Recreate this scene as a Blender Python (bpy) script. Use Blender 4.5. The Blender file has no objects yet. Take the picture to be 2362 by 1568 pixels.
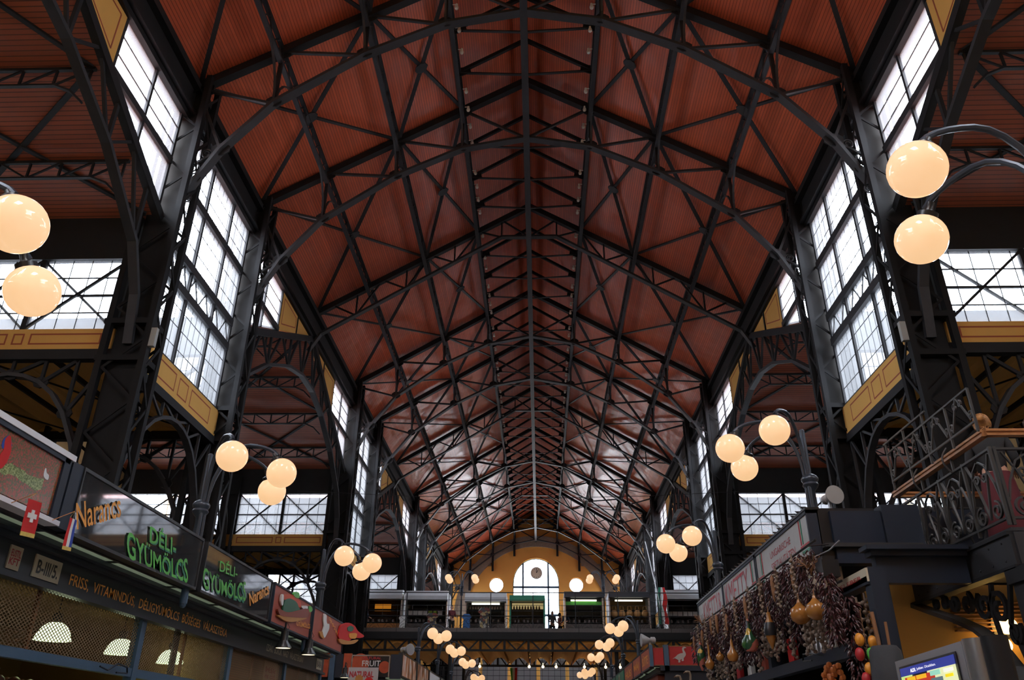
import bpy, bmesh, math, random
from mathutils import Vector, Matrix
random.seed(7)
PI = math.pi
C = bpy.context.scene.collection
SC = bpy.context.scene

# ------------------------------------------------------------------ camera, sky, exposure
EYE = Vector((0.366, 0.0, 1.65))
FPX = 1827.6; CX, CY = 1181.0, 784.0
_yaw, _pitch, _roll = math.radians(-2.055), math.radians(26.88), math.radians(0.489)
_f = Vector((math.sin(_yaw)*math.cos(_pitch), math.cos(_yaw)*math.cos(_pitch), math.sin(_pitch)))
_r = Vector((math.cos(_yaw), -math.sin(_yaw), 0.0)); _u = _r.cross(_f)
_r2 = _r*math.cos(_roll) + _u*math.sin(_roll); _u2 = -_r*math.sin(_roll) + _u*math.cos(_roll)
cam_data = bpy.data.cameras.new('camera'); cam = bpy.data.objects.new('camera', cam_data); C.objects.link(cam)
cam_data.sensor_width = 36.0; cam_data.sensor_fit = 'HORIZONTAL'; cam_data.lens = FPX*36.0/2362.0
cam_data.clip_start = 0.1; cam_data.clip_end = 400
cam.matrix_world = Matrix(((_r2.x, _u2.x, -_f.x, EYE.x), (_r2.y, _u2.y, -_f.y, EYE.y), (_r2.z, _u2.z, -_f.z, EYE.z), (0, 0, 0, 1)))
SC.camera = cam

def bp(px, py, ax, val):
    """the point of the place seen at a pixel of the photograph, on the plane axis = val"""
    d = _f + _r2*((px-CX)/FPX) - _u2*((py-CY)/FPX)
    i = 'xyz'.index(ax); t = (val-EYE[i])/d[i]
    return EYE + d*t

world = bpy.data.worlds.new('overcast_sky'); SC.world = world; world.use_nodes = True
_wn = world.node_tree.nodes; _wl = world.node_tree.links
_bg = _wn['Background']; _tc = _wn.new('ShaderNodeTexCoord'); _sx = _wn.new('ShaderNodeSeparateXYZ'); _rp = _wn.new('ShaderNodeValToRGB')
_wl.new(_tc.outputs['Generated'], _sx.inputs[0]); _mr = _wn.new('ShaderNodeMapRange')
_mr.inputs['From Min'].default_value = -1; _wl.new(_sx.outputs['Z'], _mr.inputs['Value']); _wl.new(_mr.outputs[0], _rp.inputs[0])
_e = _rp.color_ramp.elements; _e[0].position = 0.0; _e[0].color = (0.55, 0.54, 0.52, 1); _e[1].position = 1.0; _e[1].color = (1.0, 1.02, 1.06, 1)
_e2 = _rp.color_ramp.elements.new(0.47); _e2.color = (0.60, 0.60, 0.60, 1); _e3 = _rp.color_ramp.elements.new(0.52); _e3.color = (0.80, 0.84, 0.90, 1)
_wl.new(_rp.outputs[0], _bg.inputs['Color']); _bg.inputs['Strength'].default_value = 19.0
SC.view_settings.view_transform = 'Standard'; SC.view_settings.look = 'None'
SC.view_settings.gamma = 1.0; SC.view_settings.exposure = 0.0; SC.view_settings.use_curve_mapping = False
try:
    cy = SC.cycles; cy.max_bounces = 7; cy.diffuse_bounces = 4; cy.glossy_bounces = 3; cy.transmission_bounces = 4
    cy.transparent_max_bounces = 12; cy.sample_clamp_indirect = 6.0; cy.use_denoising = True; cy.caustics_reflective = False; cy.caustics_refractive = False
except Exception:
    pass

# ------------------------------------------------------------------ materials
def nmat(name):
    m = bpy.data.materials.new(name); m.use_nodes = True
    nt = m.node_tree; b = nt.nodes['Principled BSDF']
    return m, nt, b
def plain(name, col, rough=0.6, metal=0.0, var=0.12, scale=6.0, bump=0.0, spec=0.5):
    m, nt, b = nmat(name)
    b.inputs['Roughness'].default_value = rough; b.inputs['Metallic'].default_value = metal
    b.inputs['Specular IOR Level'].default_value = spec
    if var > 0:
        tc = nt.nodes.new('ShaderNodeTexCoord'); nz = nt.nodes.new('ShaderNodeTexNoise'); nz.inputs['Scale'].default_value = scale
        nz.inputs['Detail'].default_value = 4
        mx = nt.nodes.new('ShaderNodeMix'); mx.data_type = 'RGBA'
        mx.inputs[6].default_value = tuple(c*(1-var) for c in col)+(1,); mx.inputs[7].default_value = tuple(min(1, c*(1+var)) for c in col)+(1,)
        nt.links.new(tc.outputs['Object'], nz.inputs['Vector']); nt.links.new(nz.outputs['Fac'], mx.inputs[0]); nt.links.new(mx.outputs[2], b.inputs['Base Color'])
        if bump > 0:
            bn = nt.nodes.new('ShaderNodeBump'); bn.inputs['Strength'].default_value = bump; bn.inputs['Distance'].default_value = 0.01
            nt.links.new(nz.outputs['Fac'], bn.inputs['Height']); nt.links.new(bn.outputs[0], b.inputs['Normal'])
    else:
        b.inputs['Base Color'].default_value = tuple(col)+(1,)
    return m
def emit(name, col, s):
    m, nt, b = nmat(name)
    b.inputs['Base Color'].default_value = tuple(min(1, c) for c in col)+(1,)
    b.inputs['Emission Color'].default_value = tuple(col)+(1,); b.inputs['Emission Strength'].default_value = s
    b.inputs['Roughness'].default_value = 0.15
    return m
def boards(name, axis, col, dark, pitch=0.13, rough=0.42):
    """painted matchboarding: grooves every pitch metres across the given world axis, per-board tone"""
    m, nt, b = nmat(name); N = nt.nodes; L = nt.links
    g = N.new('ShaderNodeNewGeometry'); sp = N.new('ShaderNodeSeparateXYZ'); L.new(g.outputs['Position'], sp.inputs[0])
    dv = N.new('ShaderNodeMath'); dv.operation = 'DIVIDE'; dv.inputs[1].default_value = pitch; L.new(sp.outputs[axis], dv.inputs[0])
    fr = N.new('ShaderNodeMath'); fr.operation = 'FRACT'; L.new(dv.outputs[0], fr.inputs[0])
    fl = N.new('ShaderNodeMath'); fl.operation = 'FLOOR'; L.new(dv.outputs[0], fl.inputs[0])
    wn = N.new('ShaderNodeTexWhiteNoise'); wn.noise_dimensions = '1D'; L.new(fl.outputs[0], wn.inputs['W'])
    gr = N.new('ShaderNodeMath'); gr.operation = 'LESS_THAN'; gr.inputs[1].default_value = 0.2; L.new(fr.outputs[0], gr.inputs[0])
    nz = N.new('ShaderNodeTexNoise'); nz.inputs['Scale'].default_value = 0.55; nz.inputs['Detail'].default_value = 5; L.new(g.outputs['Position'], nz.inputs['Vector'])
    ad = N.new('ShaderNodeMath'); ad.operation = 'MULTIPLY_ADD'; ad.inputs[1].default_value = 0.35; L.new(wn.outputs['Value'], ad.inputs[0]); L.new(nz.outputs['Fac'], ad.inputs[2])
    mp = N.new('ShaderNodeMapRange'); mp.inputs['From Min'].default_value = 0.35; mp.inputs['From Max'].default_value = 1.0
    mp.inputs['To Min'].default_value = 0.78; mp.inputs['To Max'].default_value = 1.2; L.new(ad.outputs[0], mp.inputs['Value'])
    mc = N.new('ShaderNodeMix'); mc.data_type = 'RGBA'; mc.blend_type = 'MULTIPLY'; mc.inputs[0].default_value = 1; mc.inputs[6].default_value = col+(1,); L.new(mp.outputs[0], mc.inputs[7])
    mx = N.new('ShaderNodeMix'); mx.data_type = 'RGBA'; L.new(gr.outputs[0], mx.inputs[0]); L.new(mc.outputs[2], mx.inputs[6]); mx.inputs[7].default_value = dark+(1,)
    L.new(mx.outputs[2], b.inputs['Base Color']); b.inputs['Roughness'].default_value = rough; b.inputs['Specular IOR Level'].default_value = 0.65
    n2 = N.new('ShaderNodeTexNoise'); n2.inputs['Scale'].default_value = 0.9; L.new(g.outputs['Position'], n2.inputs['Vector'])
    bn = N.new('ShaderNodeBump'); bn.inputs['Strength'].default_value = 0.35; bn.inputs['Distance'].default_value = 0.25; L.new(n2.outputs['Fac'], bn.inputs['Height'])
    L.new(bn.outputs[0], b.inputs['Normal'])
    return m
M = {}
M['iron'] = plain('dark_painted_iron', (0.012, 0.012, 0.0135), 0.6, 0.0, 0.25, 3.0, 0, 0.3)
M['iron2'] = plain('weathered_iron', (0.024, 0.024, 0.027), 0.55, 0.0, 0.3, 5.0, 0, 0.4)
M['lampiron'] = plain('slate_blue_lamp_iron', (0.045, 0.058, 0.08), 0.32, 0.3, 0.2, 5.0)
M['column'] = plain('darkened_column_iron', (0.007, 0.007, 0.008), 0.65, 0.0, 0.25, 3.0, 0, 0.25)  # no soot: iron colour darkened to offset window light on the columns
M['roofx'] = boards('brightened_red_boards_along_nave', 'X', (0.58, 0.112, 0.048), (0.24, 0.05, 0.024), 0.085, 0.34)  # same red paint as the aisle boards, colour raised for the brighter nave
M['roofy'] = boards('shaded_red_boards_across_aisle', 'Z', (0.30, 0.075, 0.036), (0.10, 0.028, 0.016), 0.052, 0.5)  # same red paint again, the aisle's shade put into a darker colour
M['yellow'] = plain('ochre_plaster', (0.62, 0.34, 0.085), 0.8, 0, 0.08, 1.3)
M['line'] = plain('red_painted_line', (0.30, 0.07, 0.03), 0.8, 0, 0.05)
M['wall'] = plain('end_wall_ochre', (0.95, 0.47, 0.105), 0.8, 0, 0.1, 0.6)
M['stone'] = plain('grey_stone_moulding', (0.30, 0.24, 0.18), 0.85, 0, 0.3, 6)
M['outroof'] = plain('grey_sheet_roof', (0.72, 0.73, 0.75), 0.6, 0, 0.1, 1.0)
M['floor'] = plain('grey_terrazzo_floor', (0.28, 0.26, 0.24), 0.5, 0, 0.15, 3)
M['dark'] = plain('dark_interior', (0.03, 0.028, 0.028), 0.8, 0, 0.2, 3)
M['brick'] = plain('outer_wall_plaster', (0.40, 0.24, 0.09), 0.85, 0, 0.1, 1)
M['blue'] = plain('dark_blue_paint', (0.007, 0.013, 0.027), 0.5, 0, 0.15, 3)
M['blue2'] = plain('slate_blue_paint', (0.055, 0.105, 0.17), 0.4, 0, 0.15, 3)
M['greyblue'] = plain('grey_blue_fascia', (0.028, 0.034, 0.046), 0.35, 0, 0.1, 3)
M['white'] = plain('white_painted_frame', (0.72, 0.72, 0.74), 0.5, 0, 0.04, 3)
M['black'] = plain('black_metal', (0.012, 0.012, 0.014), 0.35, 0, 0.1, 3)
M['steel'] = plain('brushed_steel', (0.45, 0.45, 0.46), 0.3, 0.9, 0.1, 8)
M['wood'] = plain('varnished_wood_handrail', (0.42, 0.19, 0.08), 0.25, 0, 0.3, 14)
M['grey'] = plain('grey_shutter_box', (0.42, 0.42, 0.43), 0.5, 0, 0.1, 3)
M['green'] = plain('green_paint', (0.02, 0.16, 0.09), 0.4, 0, 0.1, 3)
def glassmat(name, tint, gl=0.1, rough=0.03, diff=0.0):
    m = bpy.data.materials.new(name); m.use_nodes = True; nt = m.node_tree; N = nt.nodes; L = nt.links
    N.remove(N['Principled BSDF']); o = N['Material Output']
    t = N.new('ShaderNodeBsdfTransparent'); t.inputs[0].default_value = tint+(1,)
    g = N.new('ShaderNodeBsdfGlossy'); g.inputs['Roughness'].default_value = rough; g.inputs['Color'].default_value = (0.9, 0.9, 0.9, 1)
    mx = N.new('ShaderNodeMixShader'); mx.inputs[0].default_value = gl; L.new(t.outputs[0], mx.inputs[1]); L.new(g.outputs[0], mx.inputs[2])
    last = mx
    if diff > 0:
        d = N.new('ShaderNodeBsdfTranslucent'); d.inputs[0].default_value = (0.85, 0.88, 0.92, 1)
        m2 = N.new('ShaderNodeMixShader'); m2.inputs[0].default_value = diff; L.new(mx.outputs[0], m2.inputs[1]); L.new(d.outputs[0], m2.inputs[2]); last = m2
    L.new(last.outputs[0], o.inputs[0])
    return m
M['glass'] = glassmat('dusty_wired_glass', (0.90, 0.93, 0.97), 0.06, 0.15, 0.08)

# ------------------------------------------------------------------ mesh helpers
class MB:
    def __init__(s): s.v = []; s.f = []
    def quad(s, a, b, c, d):
        n = len(s.v); s.v += [tuple(a), tuple(b), tuple(c), tuple(d)]; s.f.append((n, n+1, n+2, n+3)); return s
    def poly(s, pts):
        n = len(s.v); s.v += [tuple(p) for p in pts]; s.f.append(tuple(range(n, n+len(pts)))); return s
    def box(s, x0, x1, y0, y1, z0, z1):
        n = len(s.v)
        s.v += [(x0, y0, z0), (x1, y0, z0), (x1, y1, z0), (x0, y1, z0), (x0, y0, z1), (x1, y0, z1), (x1, y1, z1), (x0, y1, z1)]
        s.f += [(n, n+3, n+2, n+1), (n+4, n+5, n+6, n+7), (n, n+1, n+5, n+4), (n+1, n+2, n+6, n+5), (n+2, n+3, n+7, n+6), (n+3, n, n+4, n+7)]
        return s
    def bar(s, p, q, w, h, up=(0, 0, 1)):
        """beam from p to q, w across, h along up"""
        p = Vector(p); q = Vector(q); d = q-p
        if d.length < 1e-6: return s
        d.normalize(); up = Vector(up)
        if abs(d.dot(up)) > 0.98: up = Vector((1, 0, 0)) if abs(d.x) < 0.9 else Vector((0, 1, 0))
        a = d.cross(up).normalized(); b = a.cross(d).normalized()
        n = len(s.v)
        for e in (p, q):
            for (i, j) in ((-1, -1), (1, -1), (1, 1), (-1, 1)):
                s.v.append(tuple(e + a*(i*w/2) + b*(j*h/2)))
        s.f += [(n, n+1, n+2, n+3), (n+7, n+6, n+5, n+4), (n, n+4, n+5, n+1), (n+1, n+5, n+6, n+2), (n+2, n+6, n+7, n+3), (n+3, n+7, n+4, n)]
        return s
    def path(s, pts, w, h, up=(0, 0, 1), closed=False):
        """strip beam through points with mitred joints; 'up' is the fixed width normal: w is along 'side' axis given by up x dir"""
        P = [Vector(p) for p in pts]; n = len(P); up = Vector(up).normalized(); base = len(s.v)
        for i, p in enumerate(P):
            d = (P[min(i+1, n-1)]-P[max(i-1, 0)]).normalized()
            if closed: d = (P[(i+1) % n]-P[i-1]).normalized()
            a = d.cross(up).normalized()
            for (u, v) in ((-1, -1), (1, -1), (1, 1), (-1, 1)):
                s.v.append(tuple(p + a*(u*w/2) + up*(v*h/2)))
        for i in range(n if closed else n-1):
            A = base+4*i; B = base+4*((i+1) % n)
            for k in range(4): s.f.append((A+k, A+(k+1) % 4, B+(k+1) % 4, B+k))
        if not closed: s.f += [(base, base+3, base+2, base+1), tuple(base+4*(n-1)+k for k in range(4))]
        return s
    def tube(s, pts, r, n=8, r2=None):
        P = [Vector(p) for p in pts]; m = len(P); base = len(s.v)
        ref = Vector((0, 0, 1))
        d0 = (P[1]-P[0]).normalized()
        if abs(d0.dot(ref)) > 0.9: ref = Vector((1, 0, 0))
        a = d0.cross(ref).normalized()
        for i, p in enumerate(P):
            d = (P[min(i+1, m-1)]-P[max(i-1, 0)]).normalized()
            a = (a-d*a.dot(d)).normalized(); b = d.cross(a)
            rr = r if r2 is None else r+(r2-r)*i/(m-1)
            for k in range(n):
                t = 2*PI*k/n; s.v.append(tuple(p+a*(rr*math.cos(t))+b*(rr*math.sin(t))))
        for i in range(m-1):
            for k in range(n):
                s.f.append((base+i*n+k, base+i*n+(k+1) % n, base+(i+1)*n+(k+1) % n, base+(i+1)*n+k))
        s.f += [tuple(base+k for k in reversed(range(n))), tuple(base+(m-1)*n+k for k in range(n))]
        return s
    def lathe(s, prof, c=(0, 0, 0), n=16, axis=None):
        """prof: (radius, height) pairs around a vertical (or given) axis through c"""
        base = len(s.v); c = Vector(c); ax = Vector(axis).normalized() if axis else Vector((0, 0, 1))
        a = ax.orthogonal().normalized(); b = ax.cross(a)
        for (r, z) in prof:
            for k in range(n):
                t = 2*PI*k/n; s.v.append(tuple(c+a*(r*math.cos(t))+b*(r*math.sin(t))+ax*z))
        m = len(prof)
        for i in range(m-1):
            for k in range(n):
                s.f.append((base+i*n+k, base+i*n+(k+1) % n, base+(i+1)*n+(k+1) % n, base+(i+1)*n+k))
        s.f += [tuple(base+k for k in reversed(range(n))), tuple(base+(m-1)*n+k for k in range(n))]
        return s
    def ball(s, c, r, n=12, m=8, sq=(1, 1, 1)):
        base = len(s.v); c = Vector(c)
        for i in range(1, m):
            th = PI*i/m
            for k in range(n):
                t = 2*PI*k/n
                s.v.append((c.x+r*sq[0]*math.sin(th)*math.cos(t), c.y+r*sq[1]*math.sin(th)*math.sin(t), c.z+r*sq[2]*math.cos(th)))
        top = len(s.v); s.v += [(c.x, c.y, c.z+r*sq[2]), (c.x, c.y, c.z-r*sq[2])]
        for i in range(m-2):
            for k in range(n):
                s.f.append((base+i*n+k, base+(i+1)*n+k, base+(i+1)*n+(k+1) % n, base+i*n+(k+1) % n))
        for k in range(n):
            s.f.append((top, base+k, base+(k+1) % n)); s.f.append((top+1, base+(m-2)*n+(k+1) % n, base+(m-2)*n+k))
        return s
    def prism(s, pts, vec):
        """polygon pts extruded by vec"""
        vec = Vector(vec); n = len(pts); b = len(s.v)
        s.v += [tuple(p) for p in pts]+[tuple(Vector(p)+vec) for p in pts]
        s.f += [tuple(range(b, b+n)), tuple(b+n+k for k in reversed(range(n)))]
        for k in range(n): s.f.append((b+k, b+n+k, b+n+(k+1) % n, b+(k+1) % n))
        return s
    def build(s, name, mat, parent=None, smooth=False, loc=None):
        me = bpy.data.meshes.new(name); me.from_pydata(s.v, [], s.f)
        bm = bmesh.new(); bm.from_mesh(me); bmesh.ops.recalc_face_normals(bm, faces=bm.faces); bm.to_mesh(me); bm.free()
        me.materials.append(mat if not isinstance(mat, str) else M[mat])
        if smooth:
            me.shade_smooth()
            try: me.set_sharp_from_angle(angle=math.radians(40))
            except Exception: pass
        o = bpy.data.objects.new(name, me); C.objects.link(o)
        if parent is not None: o.parent = parent
        if loc is not None: o.location = loc
        return o
def tag(o, label=None, cat=None, group=None, kind=None):
    if label: o['label'] = label
    if cat: o['category'] = cat
    if group: o['group'] = group
    if kind: o['kind'] = kind
    return o
def thing(name, label=None, cat=None, loc=(0, 0, 0), rz=0.0, group=None, kind=None):
    o = bpy.data.objects.new(name, None); C.objects.link(o); o.location = loc; o.rotation_euler = (0, 0, rz); o.empty_display_size = 0.2
    return tag(o, label, cat, group, kind)
KIDS = {}
def copy_tree(o, parent=None, kids=None):
    c = o.copy(); C.objects.link(c); c.parent = parent
    for ch in list(o.children): copy_tree(ch, c)
    return c
def dup(root, loc=None, rz=None, label=None, group=None, scale=None):
    c = copy_tree(root)
    if loc is not None: c.location = loc
    if rz is not None: c.rotation_euler = (0, 0, rz)
    if label: c['label'] = label
    if group: c['group'] = group
    if scale: c.scale = scale
    return c
def text_mesh(s, size=1.0, ext=0.01, bold=0.0, width=None, shear=0.0):
    """text outline as a mesh in its own x-y plane, lower-left at origin, scaled to the wanted width and cap height"""
    cu = bpy.data.curves.new('lettering', 'FONT'); cu.body = s; cu.size = 1.0; cu.extrude = 0.0; cu.offset = bold; cu.shear = shear; cu.resolution_u = 3
    o = bpy.data.objects.new('lettering', cu); C.objects.link(o)
    dg = bpy.context.evaluated_depsgraph_get(); me = bpy.data.meshes.new_from_object(o.evaluated_get(dg))
    bpy.data.objects.remove(o)
    xs = [v.co.x for v in me.vertices]; ys = [v.co.y for v in me.vertices]
    x0, x1, y0, y1 = min(xs), max(xs), min(ys), max(ys)
    return me, x0, x1, y0, y1
def text_on(name, s, a, b, c, mat, parent=None, lift=0.006, bold=0.0, shear=0.0, warp=None):
    """write s with its box's lower left at a, lower right at b, upper left at c"""
    me, x0, x1, y0, y1 = text_mesh(s, bold=bold, shear=shear)
    a = Vector(a); U = Vector(b)-a; V = Vector(c)-a; n = U.cross(V).normalized()
    for v in me.vertices:
        u = (v.co.x-x0)/(x1-x0); w = (v.co.y-y0)/(y1-y0)
        if warp: u, w = warp(u, w)
        v.co = a+U*u+V*w+n*lift
    me.materials.clear(); me.materials.append(M[mat] if isinstance(mat, str) else mat)
    o = bpy.data.objects.new(name, me); C.objects.link(o)
    if parent is not None:
        o.parent = parent; o.matrix_parent_inverse = parent.matrix_basis.inverted()
    return o

# ------------------------------------------------------------------ the iron hall
TA, TB, T1 = 6.0, 8.45, 18.0
T0 = T1-TB
TY = {0: T0, 1: T1}
for k, d in zip(range(2, 12), (TA, TB, TB, TA, TB, TB, TA, TB, TB, TA)): TY[k] = TY[k-1]+d
TY[-1] = T0-TB
YEND = 93.6; YN = -3.0
WX = 10.0; XO = 22.0
CHORD = [(10.0, 11.6), (9.95, 13.2), (9.9, 15.05), (8.92, 17.1), (7.6, 18.88), (5.0, 20.85), (2.5, 22.13), (0.0, 22.63)]
def rz_(x): return 25.6-0.6*abs(x)

def arched_truss():
    t = thing('arched_roof_truss', cat='roof truss')
    for s in (-1, 1):
        a = MB().bar((s*10.1, 0, rz_(10.1)), (0, 0, 25.6), 0.26, 0.26, (0, 1, 0)); a.build('rafter', 'iron', t)
        pts = [(s*x, 0, z) for x, z in CHORD]
        MB().path(pts, 0.10, 0.30, (0, 1, 0)).build('bottom_chord', 'iron2', t)
    MB().bar((0, 0, 22.6), (0, 0, 25.5), 0.14, 0.16).build('king_post', 'iron', t)
    for s in (-1, 1):
        tops = [(10.0, 19.55), (7.6, rz_(7.6)), (5.0, rz_(5.0)), (2.5, rz_(2.5))]
        bots = [(8.92, 17.1), (7.6, 18.88), (5.0, 20.85), (2.5, 22.13), (0, 22.63)]
        for i in range(1, 4):
            MB().bar((s*tops[i][0], 0, tops[i][1]), (s*bots[i][0], 0, bots[i][1]), 0.11, 0.11).build('post', 'iron', t)
        for i in range(4):
            MB().bar((s*tops[i][0], 0, tops[i][1]), (s*bots[i+1][0], 0, bots[i+1][1]), 0.09, 0.09).build('diagonal', 'iron2', t)
        MB().bar((s*10, 0, 19.5), (s*8.92, 0, 17.1), 0.08, 0.08).build('strut', 'iron2', t)
        MB().bar((s*8.92, 0, 17.1), (s*10.05, 0, 16.3), 0.07, 0.07).build('strut', 'iron2', t)
        for (x, z, r) in ((10, 19.5, .5), (7.6, rz_(7.6)-.05, .3), (5, rz_(5)-.05, .3), (2.5, rz_(2.5)-.05, .34), (8.92, 17.15, .3), (7.6, 18.98, .26), (5, 20.95, .26), (2.5, 22.25, .26)):
            MB().prism([(s*x+r*math.cos(q*PI/4+PI/8), -0.02, z+r*math.sin(q*PI/4+PI/8)*0.8) for q in range(8)], (0, 0.04, 0)).build('gusset_plate', 'iron', t)
    return t
def flat_truss():
    t = thing('lattice_roof_truss', cat='roof truss')
    for s in (-1, 1):
        MB().bar((s*10.1, 0, rz_(10.1)), (0, 0, 25.6), 0.26, 0.24, (0, 1, 0)).build('rafter', 'iron', t)
        low = [(10.2, 17.6), (9.7, 18.5), (1.35, 23.78), (0, 23.78)]
        MB().path([(s*x, 0, z) for x, z in low], 0.10, 0.26, (0, 1, 0)).build('bottom_chord', 'iron2', t)
        w = MB(); n = 8
        def lo(x): return 18.5+(9.7-x)*(23.78-18.5)/(9.7-1.35) if x > 1.35 else 23.78
        xs = [9.3-(9.3-1.35)*i/7.0 for i in range(8)]
        for i in range(7):
            x0, x1 = xs[i], xs[i+1]
            if i % 2 == 0: w.bar((s*x0, 0, rz_(x0)), (s*x1, 0, lo(x1)), 0.07, 0.07)
            else: w.bar((s*x0, 0, lo(x0)), (s*x0, 0, rz_(x0)), 0.07, 0.07); w.bar((s*x0, 0, lo(x0)), (s*x1, 0, rz_(x1)), 0.07, 0.07)
        w.bar((s*1.35, 0, 23.78), (s*1.35, 0, rz_(1.35)), .07, .07); w.bar((s*1.35, 0, rz_(1.35)), (0, 0, 23.78), .07, .07)
        w.build('lattice', 'iron', t)
    MB().bar((0, 0, 23.7), (0, 0, 25.5), 0.12, 0.12).build('king_post', 'iron', t)
    return t
ORD = ['', 'nearest', 'second nearest', '', 'third', 'fourth', '', 'fifth', 'sixth', '', 'seventh', 'farthest']
at = arched_truss(); ft = flat_truss(); first = True
for k in (1, 2, 4, 5, 7, 8, 10, 11):
    o = at if first else dup(at); first = False
    o.location = (0, TY[k], 0)
    tag(o, 'dark iron arched roof truss spanning the nave, %s arch from the viewer' % ORD[k])
first = True
for k, w in ((0, 'overhead'), (3, 'beyond the two nearest arches'), (6, 'halfway down the hall'), (9, 'near the far end of the hall')):
    o = ft if first else dup(ft); first = False
    o.location = (0, TY[k], 0)
    tag(o, 'shallow dark lattice roof truss without an arch, %s' % w)

# nave roof boards and lantern (structure)
LW, LH = 2.62, 0.55
def roof():
    top = 25.85
    for s, nm in ((-1, 'ceiling'), (1, 'ceiling')):
        m = MB(); e = 10.9
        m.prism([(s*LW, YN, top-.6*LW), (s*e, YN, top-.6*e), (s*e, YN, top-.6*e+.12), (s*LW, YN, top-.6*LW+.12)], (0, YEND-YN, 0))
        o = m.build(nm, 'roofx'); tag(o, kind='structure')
    m = MB()
    for s in (-1, 1):
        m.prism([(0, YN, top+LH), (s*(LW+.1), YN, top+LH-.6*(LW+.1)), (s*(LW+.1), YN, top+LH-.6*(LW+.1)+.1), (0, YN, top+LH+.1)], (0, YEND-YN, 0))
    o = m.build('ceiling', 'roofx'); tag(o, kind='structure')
    for s, nm in ((-1, 'trim_1'), (1, 'trim_2')):
        o = MB().box(min(s*LW, s*(LW+.06)), max(s*LW, s*(LW+.06)), YN, YEND, top-.6*LW-.05, top+LH-.6*LW+.02).build(nm, 'iron'); tag(o, kind='structure')
    # eave beams
    for s, nm in ((-1, 'trim_3'), (1, 'trim_4')):
        m = MB().box(min(s*9.95, s*10.3), max(s*9.95, s*10.3), YN, YEND, 18.12, 19.75)
        m.box(min(s*9.75, s*9.95), max(s*9.75, s*9.95), YN, YEND, 19.15, 19.35); m.box(min(s*9.8, s*9.95), max(s*9.8, s*9.95), YN, YEND, 18.3, 18.4)
        o = m.build(nm, 'iron'); tag(o, kind='structure')
roof()

# longitudinal girders
SEG = [(TY[k], TY[k+1]) for k in range(-1, 11)]+[(TY[11], YEND)]
def girder(x, dep, side):
    t = thing('longitudinal_girder', 'dark iron lattice girder running the length of the roof, %s' % side, 'girder')
    z1 = rz_(x)+.08; z0 = z1-dep
    MB().box(x-.07, x+.07, T0-4, YEND, z1-.07, z1+.02).build('top_chord', 'iron', t)
    MB().box(x-.08, x+.08, T0-4, YEND, z0-.04, z0+.05).build('bottom_chord', 'iron2', t)
    w = MB(); k = MB()
    for (a, b) in SEG[1:]:
        n = max(4, int(round((b-a)/0.95)))
        for i in range(n):
            ya, yb = a+(b-a)*i/n, a+(b-a)*(i+1)/n
            w.bar((x, ya, z0), (x, (ya+yb)/2, z1), .045, .045); w.bar((x, (ya+yb)/2, z1), (x, yb, z0), .045, .045)
    w.build('lattice', 'iron', t)
    arch = {7.6: 18.88, 5.0: 20.85, 2.5: 22.13}[abs(x)]
    for q in (1, 2, 4, 5, 7, 8, 10, 11):
        y = TY[q]
        for s in (-1, 1):
            pts = [(x, y+s*(0.05+1.5*(1-math.cos(u*PI/2/6))), arch+(z0-arch)*math.sin(u*PI/2/6)) for u in range(7)]
            MB().path(pts, .05, .07, (1, 0, 0)).build('knee_brace', 'iron2', t)
    return t
for x, dep, nm in ((-7.6, .55, 'outermost left'), (-5.0, .6, 'mid left slope'), (-2.5, .75, 'left edge of the lantern'),
                   (2.5, .75, 'right edge of the lantern'), (5.0, .6, 'mid right slope'), (7.6, .55, 'outermost right')):
    girder(x, dep, nm)
def ridge_beam():
    t = thing('ridge_girder', 'dark iron girder under the ridge joining the crowns of the arches', 'girder')
    MB().box(-.12, .12, T0-4, YEND, 22.55, 22.72).build('bottom_chord', 'iron2', t)
    MB().box(-.09, .09, T0-4, YEND, 25.4, 25.6).build('top_chord', 'iron', t)
    w = MB()
    for (a, b) in SEG[1:]:
        n = 3 if b-a < 7 else 4
        for i in range(n):
            ya, yb = a+(b-a)*i/n, a+(b-a)*(i+1)/n
            w.bar((0, yb, 22.63), (0, yb, 25.5), .09, .09)
            if i % 2: w.bar((0, ya, 22.63), (0, yb, 25.5), .06, .06)
            else: w.bar((0, yb, 22.63), (0, ya, 25.5), .06, .06)
    w.build('web', 'iron', t)
ridge_beam()
# lantern frames between the trusses
def lantern_frame():
    t = thing('ridge_gable_truss', 'dark iron gable frame across the ridge lantern between the big trusses', 'roof frame', group='iron frames across the ridge lantern')
    for s in (-1, 1):
        MB().bar((s*2.5, 0, 24.15), (0, 0, 25.75), .14, .12, (0, 1, 0)).build('rafter', 'iron', t)
        MB().bar((s*2.45, 0, 24.1), (0, 0, 23.95), .05, .09, (0, 1, 0)).build('tie', 'iron2', t)
        MB().prism([(s*2.5, -.02, 24.35), (s*2.5, -.02, 23.9), (s*2.05, -.02, 24.12), (s*2.1, -.02, 24.4)], (0, .04, 0)).build('gusset', 'iron', t)
    return t
lf = lantern_frame(); first = True
br = None
for (a, b) in SEG[1:]:
    n = 3 if b-a < 7 else 4
    for i in range(1, n):
        y = a+(b-a)*i/n
        o = lf if first else dup(lf); first = False; o.location = (0, y, 0)
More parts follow.
